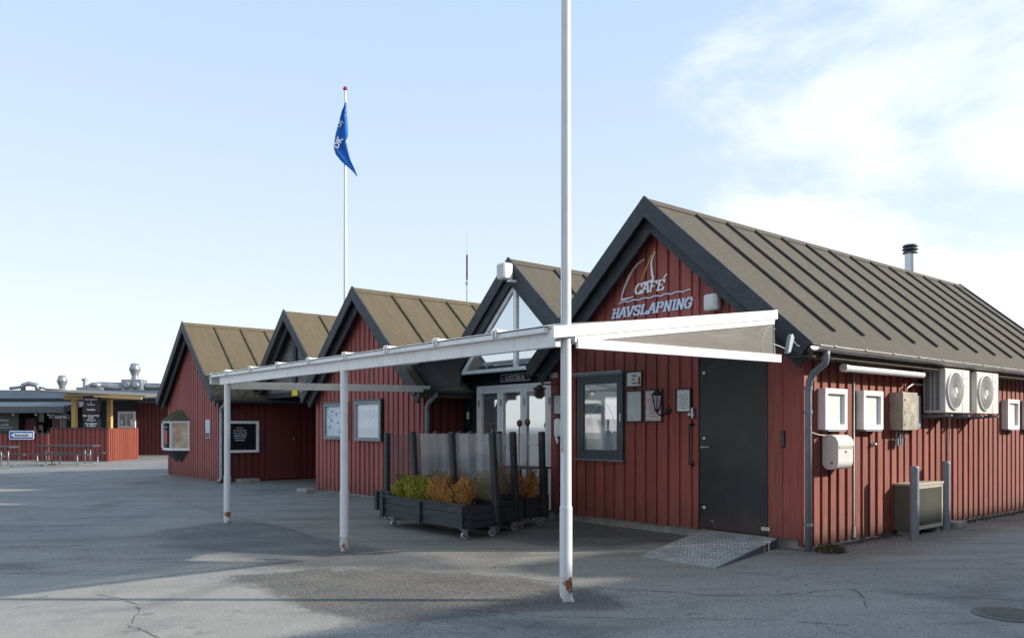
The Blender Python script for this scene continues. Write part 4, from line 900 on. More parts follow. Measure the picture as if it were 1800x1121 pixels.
tag(MB().box(-9.50, -9.36, 8.70, 8.772, 2.24, 2.33).build('sensor', M['white'], None, bevel=.01), 'small white sensor box high at the cafe corner left of the flagpole', 'sensor')
# black lantern on D's dark wall
t = thing('wall_lamp', 'small black wall lamp with a pale tube on the dark entrance wall', 'lamp', (-12.45, 9.3, 1.5)); MB().box(-12.50, -12.40, 9.32, 9.372, 1.52, 1.85).build('backplate', M['black'], t); MB().cyl((-12.45, 9.30, 1.62), (-12.45, 9.30, 1.76), .028, n=12).build('lamp_glass', M['lamp_glass'], t); MB().lathe((-12.45, 9.30, 1.77), [(.05, 0), (.05, .015), (.02, .04), (0, .045)], 12).build('cap', M['black'], t)
# handrail and keypad
mb = MB(); mb.cyl((-6.735, 8.70, .97), (-6.735, 8.70, 1.50), .011, n=10); 
for z in (.97, 1.50): mb.cyl((-6.735, 8.70, z), (-6.735, 8.772, z), .011, n=8); mb.lathe((-6.735, 8.772, z), [(0, -.01), (.03, -.008), (.032, 0)], 12, axis='y')
tag(mb.build('grab_rail', M['black'], None), 'thin black vertical grab rail left of the dark door', 'rail')
t = tag(MB().box(-5.405, -5.355, 8.74, 8.7655, 1.22, 1.42).build('keypad', M['black'], None, bevel=.006), 'small black keypad on the corner board right of the dark door', 'keypad')
mb = MB(); 
for i in range(4): mb.box(-5.395, -5.365, 8.737, 8.7395, 1.25 + i * .03, 1.27 + i * .03)
mb.build('button', M['dkgrey'], t)
# ramp
t = thing('ramp', 'grey chequer plate ramp leading up to the dark door', 'ramp', (-5.9, 7.8, 0))
A_ = Vector((-6.08, 6.95, .012)); B_ = Vector((-5.06, 6.97, .012)); C_ = Vector((-5.42, 8.70, .125)); D_ = Vector((-6.50, 8.70, .125)); th_ = Vector((0, 0, -.01))
mb = MB(); mb.prism([A_, B_, C_, D_], th_)
for i in range(1, 36):
    for j in range(1, 21):
        u = i / 36; v = j / 21 + (0.012 if i % 2 else -0.012)
        P_ = (A_ * (1 - v) + B_ * v) * (1 - u) + (D_ * (1 - v) + C_ * v) * u; e1 = (B_ - A_).normalized(); e2 = (D_ - A_).normalized(); n_ = e1.cross(e2).normalized()
        dd = (e1 + e2 * (1 if (i + j) % 2 else -1)).normalized(); sd = dd.cross(n_)
        mb.add([P_ - dd * .020, P_ + sd * .007, P_ + dd * .020, P_ - sd * .007, P_ + n_ * .005], [(0, 1, 4), (1, 2, 4), (2, 3, 4), (3, 0, 4)])
mb.build('tread_plate', M['plate'], t)
mb = MB(); mb.prism([B_ + th_ * 1.1 + Vector((-.01, .05, 0)), C_ + th_ * 1.1 + Vector((-.01, 0, 0)), Vector((C_.x - .01, C_.y, 0.0)), Vector((B_.x - .01, B_.y + .05, 0.0))], (-.02, 0, 0)); mb.prism([A_ + th_ * 1.1 + Vector((.03, .05, 0)), D_ + th_ * 1.1 + Vector((.03, 0, 0)), Vector((D_.x + .03, D_.y, 0.0)), Vector((A_.x + .03, A_.y + .05, 0.0))], (-.02, 0, 0)); mb.box(-6.45, -5.45, 8.66, 8.69, 0, .11); mb.build('side_plate', M['dkgrey'], t)

# ---------------------------------------------------------------- things on the sunny wall
mbx = thing('mailbox', 'cream rounded mailbox on the sunny red wall under the first white window', 'mailbox', (-5.02, 9.34, .95))
def mailprof(x0, x1, z0, z1, r):
    pts = []
    for (cx, cz, a0) in ((x1 - r, z0 + r, -90), (x1 - r * .9, z1 - r * .9, 0), (x0 + .02, z1 - .02, 90), (x0 + r * .9, z0 + r * .9, 180)):
        rr = {-90: r, 0: r * .9, 90: .02, 180: r * .9}[a0]
        for k in range(7): a = rad(a0 + 90 * k / 6); pts.append((cx + rr * math.cos(a), cz + rr * math.sin(a)))
    return pts
pr_ = mailprof(-5.115, -4.91, .95, 1.36, .09)
mb = MB(); mb.prism([(x, 9.18, z) for x, z in pr_], (0, .36, 0), smooth=False); mb.build('body', M['offwhite'], mbx, bevel=.006)
mb = MB(); lid = [(-4.905, 1.235), (-4.905, 1.28), (-4.935, 1.335), (-4.99, 1.366), (-5.10, 1.372), (-5.10, 1.362), (-4.99, 1.356), (-4.94, 1.328), (-4.912, 1.278), (-4.912, 1.235)]
mb.prism([(x, 9.172, z) for x, z in lid], (0, .376, 0)); mb.build('lid', M['offwhite'], mbx, bevel=.002)
MB().box(-4.911, -4.904, 9.20, 9.52, 1.205, 1.228).build('flap_edge', M['beige'], mbx)
mb = MB(); mb.lathe((-4.909, 9.36, 1.165), [(0, .008), (.012, .007), (.013, 0)], 12, axis='x'); mb.lathe((-4.99, 9.18, 1.03), [(0, -.006), (.014, -.004), (.015, 0)], 12, axis='y'); mb.build('lock', M['rusty'], mbx)
mb = MB(); mb.tube([(-5.0, 8.72, 1.45), (-5.04, 8.8, 1.40), (-5.06, 9.0, 1.37), (-5.06, 9.18, 1.36)], .006, 6); tag(mb.build('loose_cable', M['offwhite'], None), 'short pale cable between the downpipe and the mailbox', 'cable')

def ac_unit(y0, label):
    t = thing('air_conditioner', label, 'air conditioner', (-4.92, y0 + .41, 1.66), 'outdoor air conditioning units on the sunny wall'); x0, x1, z0, z1 = -5.06, -4.76, 1.665, 2.285; W = .84
    o = MB().box(x0, x1, y0, y0 + W, z0, z1).build('casing', M['offwhite'], t, bevel=.012)
    # left louvred side
    mb = MB(); mb.box(x0 + .025, x1 - .075, y0 - .004, y0 - .0015, z0 + .04, z1 - .04, 1)
    for i in range(22): z = z0 + .055 + i * .0245; mb.box(x0 + .02, x1 - .07, y0 - .012, y0 - .004, z, z + .008, 0)
    for xx in (x0 + .1, x0 + .155): mb.box(xx, xx + .012, y0 - .013, y0 - .004, z0 + .04, z1 - .04, 0)
    mb.build('side_grille', [M['offwhite'], M['black']], t)
    cy, cz, R_ = y0 + .30, (z0 + z1) / 2 - .0, .262
    mb = MB(); mb.lathe((x1, cy, cz), [(R_ + .012, 0), (R_ + .008, .018), (R_ - .006, .03), (R_ - .014, .012), (R_ - .014, .0)], 48, axis='x'); mb.build('fan_ring', M['offwhite'], t)
    mb = MB(); mb.lathe((x1 + .001, cy, cz), [(0.001, .002), (R_ - .012, .002)], 40, axis='x'); mb.build('fan_recess', mat('fan_dark', (.05, .05, .05), .6) if 'fan_dark' not in bpy.data.materials else bpy.data.materials['fan_dark'], t)
    mb = MB()
    for r in [R_ * k / 8 for k in range(2, 9)]:
        for k in range(36):
            a = 2 * math.pi * k / 36; b = 2 * math.pi * (k + 1) / 36; rw = .0035
            mb.add([(x1 + .024, cy + (r - rw) * math.cos(a), cz + (r - rw) * math.sin(a)), (x1 + .024, cy + (r + rw) * math.cos(a), cz + (r + rw) * math.sin(a)), (x1 + .024, cy + (r + rw) * math.cos(b), cz + (r + rw) * math.sin(b)), (x1 + .024, cy + (r - rw) * math.cos(b), cz + (r - rw) * math.sin(b))], [(0, 1, 2, 3)])
    for k in range(30):
        a = 2 * math.pi * k / 30
        mb.tube([(x1 + .025, cy + r * math.cos(a + .9 * (r / R_)), cz + r * math.sin(a + .9 * (r / R_))) for r in (.05, .12, .19, R_ - .008)], .0032, 4)
    mb.cyl((x1 + .01, cy, cz), (x1 + .032, cy, cz), .05, n=20, mi=0); mb.box(x1 + .032, x1 + .035, cy - .03, cy + .03, cz - .035, cz + .035)
    mb.build('fan_guard', M['offwhite'], t)
    mb = MB(); mb.box(x1 + .0005, x1 + .003, y0 + .585, y0 + .588, z0 + .01, z1 - .01); mb.build('panel_joint', M['zinc'], t)
    mb = MB(); 
    for i in range(5): mb.box(x1 + .0005, x1 + .002, y0 + .62 + i * .032, y0 + .642 + i * .032, z1 - .14, z1 - .112)
    mb.build('printed_name', M['lett_b'], t)
    mb = MB(); mb.box(x1 + .0005, x1 + .002, y0 + .64, y0 + .72, z1 - .26, z1 - .2); mb.build('rating_label', M['greypaper'], t)
    mb = MB()
    for yy in (y0 + .1, y0 + W - .14): mb.prism([(-5.11, yy, 1.585), (-4.72, yy, 1.615), (-4.72, yy, 1.64), (-5.11, yy, 1.645)], (0, .04, 0)); mb.box(-5.02, -4.98, yy, yy + .04, 1.645, 1.665); mb.box(-4.84, -4.80, yy, yy + .04, 1.64, 1.665)
    mb.build('wall_bracket', M['grey'], t)
    return t
ac = ac_unit(11.83, 'white outdoor cooling unit with fan grille, the nearer one above the beige cabinet')
ac2 = dup(ac, (0, 1.10, 0), 'white outdoor cooling unit with fan grille, the farther of the two')
mb = MB(); mb.tube([(-5.06, 11.30, 1.93), (-5.06, 11.32, 2.0), (-5.06, 11.5, 2.06), (-5.06, 11.85, 2.06)], .012, 8); mb.tube([(-5.06, 12.72, 1.72), (-5.075, 12.76, 1.5), (-5.08, 12.77, .95), (-5.08, 12.77, .05)], .010, 8)
tag(mb.build('coolant_pipe', M['offwhite'], None), 'thin pale pipes running from the cooling units to the electrical box and the ground', 'pipe')
# electrical box
t = thing('electrical_box', 'stained galvanised electrical box with cable glands left of the cooling units', 'electrical box', (-5.0, 11.2, 1.42))
MB().box(-5.115, -4.93, 10.92, 11.36, 1.42, 1.93).build('casing', M['galv'], t, bevel=.008)
mb = MB(); 
for z in (1.50, 1.66, 1.83): mb.lathe((-4.93, 10.975, z), [(0, .008), (.012, .007), (.013, 0)], 10, axis='x')
mb.build('screw', M['rusty'], t); MB().box(-5.115, -5.0, 11.365, 11.62, 1.44, 1.90).build('side_cabinet', M['grey'], t, bevel=.005)
mb = MB()
for i, (dy, r) in enumerate(((0, .03), (.09, .03), (.17, .025), (.24, .02))):
    mb.tube([(-5.03, 10.98 + dy, 1.42), (-5.04, 10.97 + dy, 1.36), (-5.05, 10.99 + dy * .8, 1.30)], .009, 6)
    if i < 3: mb.cyl((-5.05, 10.99 + dy * .8, 1.31), (-5.05, 10.99 + dy * .8, 1.21), r, n=12)
mb.build('cable_gland', M['zinc'], t)
# floor cabinet with louvres
t = thing('metal_cabinet', 'beige low metal cabinet with louvred front between two grey bollards', 'cabinet', (-5.0, 11.6, 0)); x0, x1, y0, y1, z0, z1 = -5.11, -4.86, 11.05, 12.0, .07, .70
MB().box(x0, x1 - .02, y0, y1, z0, z1 - .03).build('casing', M['olive'], t, bevel=.004)
mb = MB(); mb.box(x0, x1 + .01, y0 - .01, y1 + .01, z1 - .029, z1); mb.box(x1 - .019, x1, y0, y0 + .04, z0, z1 - .03); mb.box(x1 - .019, x1, y1 - .04, y1, z0, z1 - .03); mb.box(x1 - .019, x1 + .001, y0 + .04, y1 - .04, z0, z0 + .05); mb.box(x1 - .019, x1 + .001, y0 + .04, y1 - .04, z1 - .075, z1 - .03); mb.build('frame', M['beige'], t, bevel=.003)
mb = MB()
for i in range(26): yy = y0 + .05 + i * .0335; mb.box(x1 - .018, x1 - .006, yy, yy + .016, z0 + .05, z1 - .075)
mb.box(x1 - .0195, x1 - .0185, y0 + .04, y1 - .04, z0 + .05, z1 - .075, 1); mb.build('louvre_panel', [M['olive'], M['black']], t); MB().box(x1 - .005, x1 - .001, y0 + .1, y0 + .19, .45, .60).build('label_plate', M['beige'], t)
mb = MB(); mb.box(x0 + .02, x1 - .03, y0 + .05, y0 + .12, 0, .07); mb.box(x0 + .02, x1 - .03, y1 - .12, y1 - .05, 0, .07); mb.build('foot', M['concrete'], t)
tag(MB().box(-5.05, -4.80, 12.35, 12.7, 0, .09).build('stone_block', M['concrete'], None, bevel=.01), 'small concrete block behind the far bollard at the sunny wall', 'block')
def bollard(x, y, label, h=.96):
    mb = MB(); mb.cyl((x, y, 0), (x, y, h - .03), .056, n=24); mb.lathe((x, y, h - .03), [(.056, 0), (.053, .015), (.04, .026), (0, .032)], 24)
    return tag(mb.build('bollard', M['grey'], None), label, 'bollard', 'grey bollards guarding the cabinet')
bollard(-4.72, 10.78, 'grey steel bollard nearest the camera, left of the beige cabinet'); bollard(-4.88, 12.15, 'grey steel bollard at the far end of the beige cabinet', .98)
# dried weeds
def weeds(cx, cy, n, r, h, label, name='dry_weed'):
    mb = MB()
    for i in range(n):
        a = random.uniform(0, 6.28); rr = r * random.random() ** .7; x = cx + rr * math.cos(a); y = cy + rr * math.sin(a) * 1.1; hh = h * random.uniform(.3, 1) * (1 - .6 * rr / r); dx, dy = random.uniform(-.06, .06), random.uniform(-.06, .06); w_ = .004
        mb.add([(x - w_, y, 0), (x + w_, y + w_, 0), (x + dx * .6 + w_, y + dy * .6, hh * .7), (x + dx * .6 - w_, y + dy * .6, hh * .7)], [(0, 1, 2, 3)]); mb.add([(x + dx * .6 - w_, y + dy * .6, hh * .7), (x + dx * .6 + w_, y + dy * .6, hh * .7), (x + dx * 1.4, y + dy * 1.4, hh)], [(0, 1, 2)])
    return mb
tag(weeds(-4.88, 8.95, 520, .17, .14, '').build('dry_weed', M['weed'], None), 'clump of dried brown weeds at the foot of the grey downpipe', 'plant')
mb = MB()
for i in range(900):
    y = random.uniform(8.95, 18.5); x = -5.09 + abs(random.gauss(0, .07)); h = random.uniform(.01, .06); a = random.uniform(-.03, .03); mb.add([(x - .004, y, 0), (x + .006, y, 0), (x + a, y + a, h)], [(0, 1, 2)])
o = mb.build('wall_foot_weeds', M['moss'], None); o['kind'] = 'stuff'; o['label'] = 'sparse low moss and weeds along the foot of the sunny wall'; o['category'] = 'weeds'

# ---------------------------------------------------------------- planters
def bush_mesh(mb, cx, cy, z0, r, h, n, seed):
    rg = random.Random(seed); plumes = []
    for k in range(9):
        a = rg.uniform(0, 6.283); q = r * .62 * rg.random() ** .5; plumes.append((cx + q * math.cos(a), cy + q * math.sin(a), rg.uniform(.62, 1.12) * h * (1 - .25 * q / r), rg.uniform(.28, .42) * r, math.cos(a) * .12, math.sin(a) * .12))
    plumes.append((cx, cy, h * .7, r * .75, 0, 0))
    for i in range(n):
        px, py, ph, pr, tx, ty = plumes[rg.randrange(len(plumes))]
        t = rg.random() ** .8; a = rg.uniform(0, 6.283); prof = pr * (0.55 + .75 * math.sin(min(1, t * 1.15) * 2.7)) * (1.0 if t < .8 else (1 - t) * 4 + .15); rr = rg.random() ** .45
        x = px + math.cos(a) * rr * prof + tx * t * ph; y = py + math.sin(a) * rr * prof + ty * t * ph; z = z0 + ph * t + rg.uniform(-.01, .01)
        d = Vector((math.cos(a) * .55 + rg.uniform(-.35, .35), math.sin(a) * .55 + rg.uniform(-.35, .35), rg.uniform(.5, 1.4))).normalized()
        s = rg.uniform(.010, .020) * (1.7 if rg.random() < .06 else 1); sd = d.cross(Vector((rg.uniform(-1, 1), rg.uniform(-1, 1), rg.uniform(-.3, .3)))).normalized() * s * .38
        p = Vector((x, y, z)); mb.add([p - sd * .5, p + d * s * .8 - sd, p + d * s * 2.3, p + d * s * .8 + sd], [(0, 1, 2, 3)], 0, False, max(0, min(1, rg.gauss(.5, .25))))
def bush(cx, cy, z0, r, h, kind, label, seed):
    t = thing('conifer_bush', label, 'bush', (cx, cy, z0), 'small bushes in the planter boxes'); mb = MB(); bush_mesh(mb, cx, cy, z0, r, h, 3000, seed); mb.build('foliage', M['leafg' if kind == 'g' else 'leafo'], t)
    mb = MB(); rg = random.Random(seed)
    for k in range(9): a = rg.uniform(0, 6.28); mb.tube([(cx, cy, z0 - .03), (cx + .25 * r * math.cos(a), cy + .25 * r * math.sin(a), z0 + h * .4), (cx + .75 * r * math.cos(a), cy + .75 * r * math.sin(a), z0 + h * .95)], .004, 4)
    mb.build('stem', M['twig'], t); return t
def planter(x0, x1, y0, y1, label, posts, lean=-.22, ztop=1.40, open_front=False):
    t = thing('planter', label, 'planter', ((x0 + x1) / 2, (y0 + y1) / 2, 0), 'wheeled planter boxes with clear windbreak panels'); z0, z1 = .15, .44
    mb = MB()
    for i in range(3):
        za = z0 + i * (z1 - z0) / 3; zb_ = za + (z1 - z0) / 3 - .004
        mb.box(x0, x1, y0, y0 + .022, za, zb_); mb.box(x0, x1, y1 - .022, y1, za, zb_); mb.box(x0, x0 + .022, y0 + .0225, y1 - .0225, za, zb_); mb.box(x1 - .022, x1, y0 + .0225, y1 - .0225, za, zb_)
    mb.box(x0 + .03, x1 - .03, y0 + .03, y1 - .03, z0 - .01, z0 + .02)
    mb.box(x0 - .01, x1 + .01, y0 - .012, y0 + .03, z1 + .0, z1 + .02); mb.box(x0 - .01, x1 + .01, y1 - .03, y1 + .012, z1, z1 + .02)
    mb.build('box', M['planter'], t)
    for xx in (x0 + .07, (x0 + x1) / 2, x1 - .07): MB().box(xx - .04, xx + .04, y0 - .035, y0 - .001, z0 - .01, z1 - .01).build('cleat_board', M['planter'], t)
    for yy in (y0 + .06, y1 - .06): MB().box(x1 + .001, x1 + .03, yy - .04, yy + .04, z0 - .01, z1 - .01).build('cleat_board', M['planter'], t)
    MB().box(x0 + .025, x1 - .025, y0 + .025, y1 - .025, z1 - .07, z1 - .05).build('soil', M['soil'], t)
    yb_ = y1 - .1
    for xx in posts:
        mb = MB(); a = Vector((xx, yb_, .18)); b = Vector((xx, yb_ + lean, ztop)); mb.beam(a, b, .10, .07, up=(0, 1, 0)); mb.build('windbreak_post', M['planter'], t, bevel=.02)
    for xa, xb_ in zip(posts, posts[1:]):
        mb = MB(); f = lambda z: yb_ + lean * (z - .18) / (ztop - .18) - .012
        mb.prism([(xa - .02, f(.5) + .045, .5), (xb_ + .02, f(.5) + .045, .5), (xb_ + .02, f(ztop - .03) + .045, ztop - .03), (xa - .02, f(ztop - .03) + .045, ztop - .03)], (0, .006, 0)); mb.build('clear_panel', M['acrylic'], t)
    for i, (cx_, cy_) in enumerate(((x0 + .25, y0 + .07), (x1 - .12, y0 + .07), (x0 + .25, y1 - .07), (x1 - .12, y1 - .07))):
        mb = MB(); mb.cyl((cx_ - .014, cy_, .052), (cx_ + .014, cy_, .052), .05, n=20, mi=0); mb.cyl((cx_ - .018, cy_, .052), (cx_ + .018, cy_, .052), .026, n=14, mi=1)
        mb.prism([(cx_ - .022, cy_ - .02, .05), (cx_ - .022, cy_ + .03, .06), (cx_ - .022, cy_ + .045, .118), (cx_ - .022, cy_ - .015, .118)], (.003, 0, 0), 2); mb.prism([(cx_ + .019, cy_ - .02, .05), (cx_ + .019, cy_ + .03, .06), (cx_ + .019, cy_ + .045, .118), (cx_ + .019, cy_ - .015, .118)], (.003, 0, 0), 2)
        mb.box(cx_ - .035, cx_ + .035, cy_ - .03, cy_ + .05, .118, .138, 2); mb.build('caster', [M['caster'], M['casterblue'], M['caster']], t)
    return t
planter(-10.50, -8.38, 6.22, 6.82, 'black wheeled planter box in front, showing its long plank side', [-10.28, -9.28, -8.36], lean=-.08)
planter(-10.75, -8.66, 6.98, 7.44, 'black wheeled planter box standing second behind the front one', [-10.60, -9.68, -8.70], lean=-.06)
planter(-10.95, -8.85, 7.60, 8.10, 'black wheeled planter box farthest back by the cafe corner', [-10.9, -9.86, -8.86], lean=-.03)
pt4 = planter(-11.42, -10.92, 6.66, 8.2, 'short black planter box end at the far left of the group', [])
MB().box(-11.23, -11.13, 6.70, 6.78, .18, 1.38).build('windbreak_post', M['planter'], pt4, bevel=.02); MB().box(-11.1, -11.02, 8.05, 8.12, .18, 1.38).build('windbreak_post', M['planter'], pt4, bevel=.02)
MB().box(-11.17, -11.164, 6.78, 8.05, .5, 1.34).build('clear_panel', M['acrylic'], pt4)
for i, (x, y, r, h, k, lab) in enumerate(((-10.12, 6.42, .21, .40, 'g', 'yellow green bush at the left end of the front planter'), (-9.78, 6.44, .21, .40, 'g', 'yellow green bush second from the left in the front planter'),
        (-9.24, 6.44, .23, .40, 'o', 'orange brown bush left of the pair in the front planter'), (-8.82, 6.42, .24, .38, 'o', 'orange brown bush at the right end of the front planter'),
        (-8.96, 7.06, .24, .50, 'g', 'green bush in the middle planter seen between two posts'), (-9.85, 7.16, .22, .44, 'o', 'brown bush in the middle planter behind the clear panel'),
        (-9.38, 7.78, .24, .52, 'o', 'rust brown bush in the rear planter by the corner'), (-9.02, 7.80, .2, .44, 'o', 'low brown bush at the right end of the rear planter'), (-10.3, 7.16, .2, .42, 'o', 'brown bush at the left end of the middle planter'))):
    bush(x, y, .40, r, h, k, lab, i + 11)
# disc-headed stands behind the planters
def stand(x, y, z, label):
    t = thing('disc_stand', label, 'stand', (x, y, 0), 'thin stands with round brown heads')
    mb = MB(); mb.tube([(x, y, 0), (x, y, .5), (x - .015, y, 1.0), (x - .01, y, z - .12), (x, y, z - .03)], .013, 8); mb.build('rod', M['zinc'], t)
    mb = MB(); mb.lathe((x, y, z), [(0, -.02), (.02, -.025), (.03, -.014), (.055, -.016), (.062, 0), (.055, .016), (.03, .014), (0, .02)], 24, axis='y'); mb.lathe((x, y - .02, z), [(.03, .0), (.04, -.006), (.045, 0.004)], 20, axis='y'); mb.build('disc', M['rusty'], t)
    MB().lathe((x, y, 0), [(0, .03), (.12, .025), (.14, 0)], 20).build('foot', M['iron'], t)
for px, y, z, lab in ((-10.95, 8.7, 1.50, 'stand with round brown head, leftmost of three before the folding doors'), (-10.22, 8.7, 1.53, 'stand with round brown head, middle of three before the folding doors'), (-10.02, 8.7, 1.545, 'stand with round brown head, rightmost of three before the folding doors')): stand(px, y, z, lab)
t = thing('outdoor_table', 'dark folded table between the rear planter and the cafe corner', 'table', (-9.75, 8.6, 0)); MB().box(-10.3, -9.55, 8.35, 8.8, .80, .83).build('tabletop', M['plank'], t, bevel=.004)
for (x, y) in ((-10.25, 8.4), (-9.6, 8.4), (-10.25, 8.75), (-9.6, 8.75)): MB().cyl((x, y, 0), (x, y, .8), .016, n=8).build('leg', M['black'], t)
# cover plate of drain near the poles, manhole
mx0, my0 = -2.33, 7.0
t = MB(); t.lathe((mx0, my0, 0.004), [(0, .004), (.235, .004), (.238, .001), (.25, .001), (.252, .005), (.27, .005), (.272, 0)], 40)
for i in range(-6, 7):
    for j in range(-6, 7):
        if i * i + j * j < 40: t.box(mx0 + i * .034 - .012, mx0 + i * .034 + .012, my0 + j * .034 - .006, my0 + j * .034 + .006, .008, .011)
tag(t.build('manhole_cover', M['iron'], None), 'round cast iron manhole cover set in the asphalt', 'manhole cover')

# ---------------------------------------------------------------- far harbour restaurant (own frame: x right, y away)
XF = basis(RGT, FWD, (0, 0, 1), (0, 0, 0))
def FM(): return MB(xf=XF)
def fpos(lx, D, z=0): p = RGT * lx + FWD * D; return (p.x, p.y, z)
rest = thing('harbour_restaurant', 'low dark harbour restaurant with a counter and vents on its roof behind the red fence', 'restaurant', fpos(-22, 40))
mb = FM(); mb.box(-38, -19.35, 41.6, 41.8, 0, 2.85); mb.box(-38, -18, 52, 52.2, 0, 2.85); mb.build('wall', M['tarwall'], rest)
mb = FM()
def fclad(mb, x0, x1, y, z0, z1, pitch=.2, bw=.14):
    mb.box(x0, x1, y, y + .06, z0, z1, r=.1); x = x0
    while x < x1 - .05: b = min(x + bw, x1); mb.box(x, b, y - .03, y, z0, z1); x += pitch
fclad(mb, -19.35, -16.4, 41.7, 0.05, 2.75); mb.build('wall', M['red_dark'], rest)
mb = FM(); mb.box(-38, -17.0, 40.9, 52.4, 2.82, 2.95); mb.prism([(-38, 40.9, 2.82), (-38, 40.9, 2.96), (-38, 42.4, 3.44), (-38, 42.4, 2.9)], (21.0, 0, 0)); mb.box(-38, -17.0, 42.4, 52.4, 2.95, 3.44); mb.build('roof', M['sheet'], rest)
mb = FM(); mb.prism([(-38, 39.0, 2.18), (-38, 39.0, 2.50), (-38, 40.95, 2.80), (-38, 40.95, 2.6)], (38 - 21.65, 0, 0)); mb.build('awning', M['dkgrey'], rest)
mb = FM(); mb.box(-21.75, -21.62, 39.1, 39.25, 0, 2.2); mb.build('column', M['dkgrey'], rest)
mb = FM()
for x in (-25.4, -24.2, -23.1, -22.5): mb.lathe((x, 39.2, 2.10), [(0, -.05), (.05, -.04), (.05, .04), (0, .05)], 8)
mb.build('lamp', M['lamp_glass'], rest)
w1 = FM(); w1.box(-20.25, -19.36, 41.5, 41.59, 1.46, 2.30); ww = w1.build('window', M['white'], rest)
mb = FM(); mb.box(-20.15, -19.85, 41.49, 41.499, 1.56, 2.2); mb.box(-19.78, -19.46, 41.49, 41.499, 1.56, 2.2); mb.build('pane', M['darkglass'], ww)
mb = FM(); mb.box(-19.60, -19.48, 41.48, 41.489, 1.6, 1.9); mb.box(-20.1, -20.0, 41.48, 41.489, 1.6, 1.85); mb.build('notice', M['paper'], ww)
mb = FM(); mb.box(-24.4, -23.1, 41.35, 41.59, .9, 2.34, 0); mb.box(-24.25, -23.22, 41.33, 41.345, 1.0, 2.24, 1); mb.build('serving_hatch', [M['fasciawood'], M['darkglass']], rest)
mb = FM(); mb.box(-24.2, -23.95, 41.31, 41.325, 1.75, 2.2); mb.box(-24.2, -24.0, 41.31, 41.325, 1.35, 1.6); mb.build('menu_sheet', M['mappaper'], rest)
# big menu board
bd = FM().box(-27.5, -24.45, 40.0, 40.08, 1.25, 2.45).build('menu_board', mat('menu_board_grey', (.05, .065, .07), .5), rest)
text('havnens mad', .34, FAR(-26.4, 39.99, 2.08), M['purple'], bd, 'lettering')
text('udsigt & frokost', .2, FAR(-25.85, 39.99, 1.78), M['lett_w'], bd, 'lettering', sx=.72); text('is og kaffe', .17, FAR(-25.4, 39.99, 1.56), M['lett_w'], bd, 'lettering', sx=.7)
mb = FM(); mb.box(-26.2, -24.7, 39.985, 39.995, 1.46, 1.475); mb.build('rule_line', M['lett_w'], bd)
mb = FM(); mb.box(-24.4, -23.95, 40.5, 40.6, .9, 1.95); mb.box(-23.0, -22.6, 40.4, 40.5, 1.2, 1.9); mb.build('side_sign', mat('dull_wine_panel', (.10, .035, .04), .6, var=.4, vscale=3), rest)
ar = FM(); ar.prism([(-22.3, 39.0, 1.98), (-22.1, 39.0, 2.1), (-21.35, 39.0, 2.1), (-21.35, 39.0, 1.86), (-22.1, 39.0, 1.86)], (0, .05, 0)); ar = ar.build('arrow_sign', M['ink'], rest)
text('TOILETTER', .13, FAR(-22.05, 38.985, 1.93), M['lett_w'], ar, 'lettering', sx=.85)
# people-free counter clutter
mb = FM(); random.seed(5)
for i in range(9): x = -24.2 + i * .28; mb.lathe((x, 40.2, 1.0), [(.0, 0), (.06, 0), (.07, .16 + .1 * random.random()), (.03, .3 + .1 * random.random()), (0, .42)], 8)
mb.box(-26, -21.8, 40.1, 40.6, .9, 1.0); mb.build('counter_goods', M['dkgrey'], rest)
# roof equipment
def cowl(x, D, zt, w, zb_, name='vent_cowl'):
    mb = FM(); h = zt - zb_; mb.lathe((x, D, zb_), [(w * .55, 0), (w * .55, h * .28), (w * .95, h * .62), (w, h * .68), (w * .62, h * .98), (w * .5, h), (0, h)], 20); return mb.build(name, M['zinc'], rest)
cowl(-24.22, 43.5, 4.28, .27, 3.4); cowl(-20.45, 43.8, 4.95, .30, 4.02)
mb = FM(); mb.box(-21.0, -19.95, 43.4, 44.2, 3.4, 4.06); mb.lathe((-20.7, 43.4, 3.75), [(.2, 0), (.22, -.05), (.1, -.06), (0, -.06)], 16, axis='y'); mb.lathe((-20.25, 43.4, 3.75), [(.2, 0), (.22, -.05), (.1, -.06), (0, -.06)], 16, axis='y'); mb.cyl((-20.45, 43.8, 4.0), (-20.45, 43.8, 4.3), .17); mb.build('fan_unit', M['zinc'], rest)
mb = FM(); mb.tube([(-22.9, 43.6, 3.35), (-22.85, 43.6, 3.55), (-22.6, 43.6, 3.68), (-22.0, 43.6, 3.70), (-21.0, 43.6, 3.66)], .24, 14); mb.tube([(-19.9, 44, 3.7), (-18.8, 44, 3.68), (-17.6, 44, 3.66), (-17.0, 44, 3.6)], .2, 14); mb.build('duct', M['zinc'], rest)
mb = FM(); mb.tube([(-17.9, 43.2, 3.2), (-17.9, 43.2, 3.9), (-18.0, 43.2, 4.12), (-18.25, 43.2, 4.2), (-18.5, 43.2, 4.1), (-18.52, 43.2, 3.95)], .14, 12); mb.build('bent_pipe', M['zinc'], rest)
mb = FM(); mb.cyl((-22.75, 43, 3.4), (-22.75, 43, 4.02), .09); mb.lathe((-22.75, 43, 3.98), [(.17, 0), (.17, .06), (.08, .12), (0, .13)], 16); mb.build('mushroom_vent', M['zinc'], rest)
mb = FM(); mb.box(-23.2, -21.9, 43, 43.6, 3.4, 3.62); mb.lathe((-22.25, 43.2, 3.68), [(.1, -.1), (.3, .0), (.3, .13), (.05, .2), (0, .2)], 16); mb.build('roof_hatch', M['zinc'], rest)
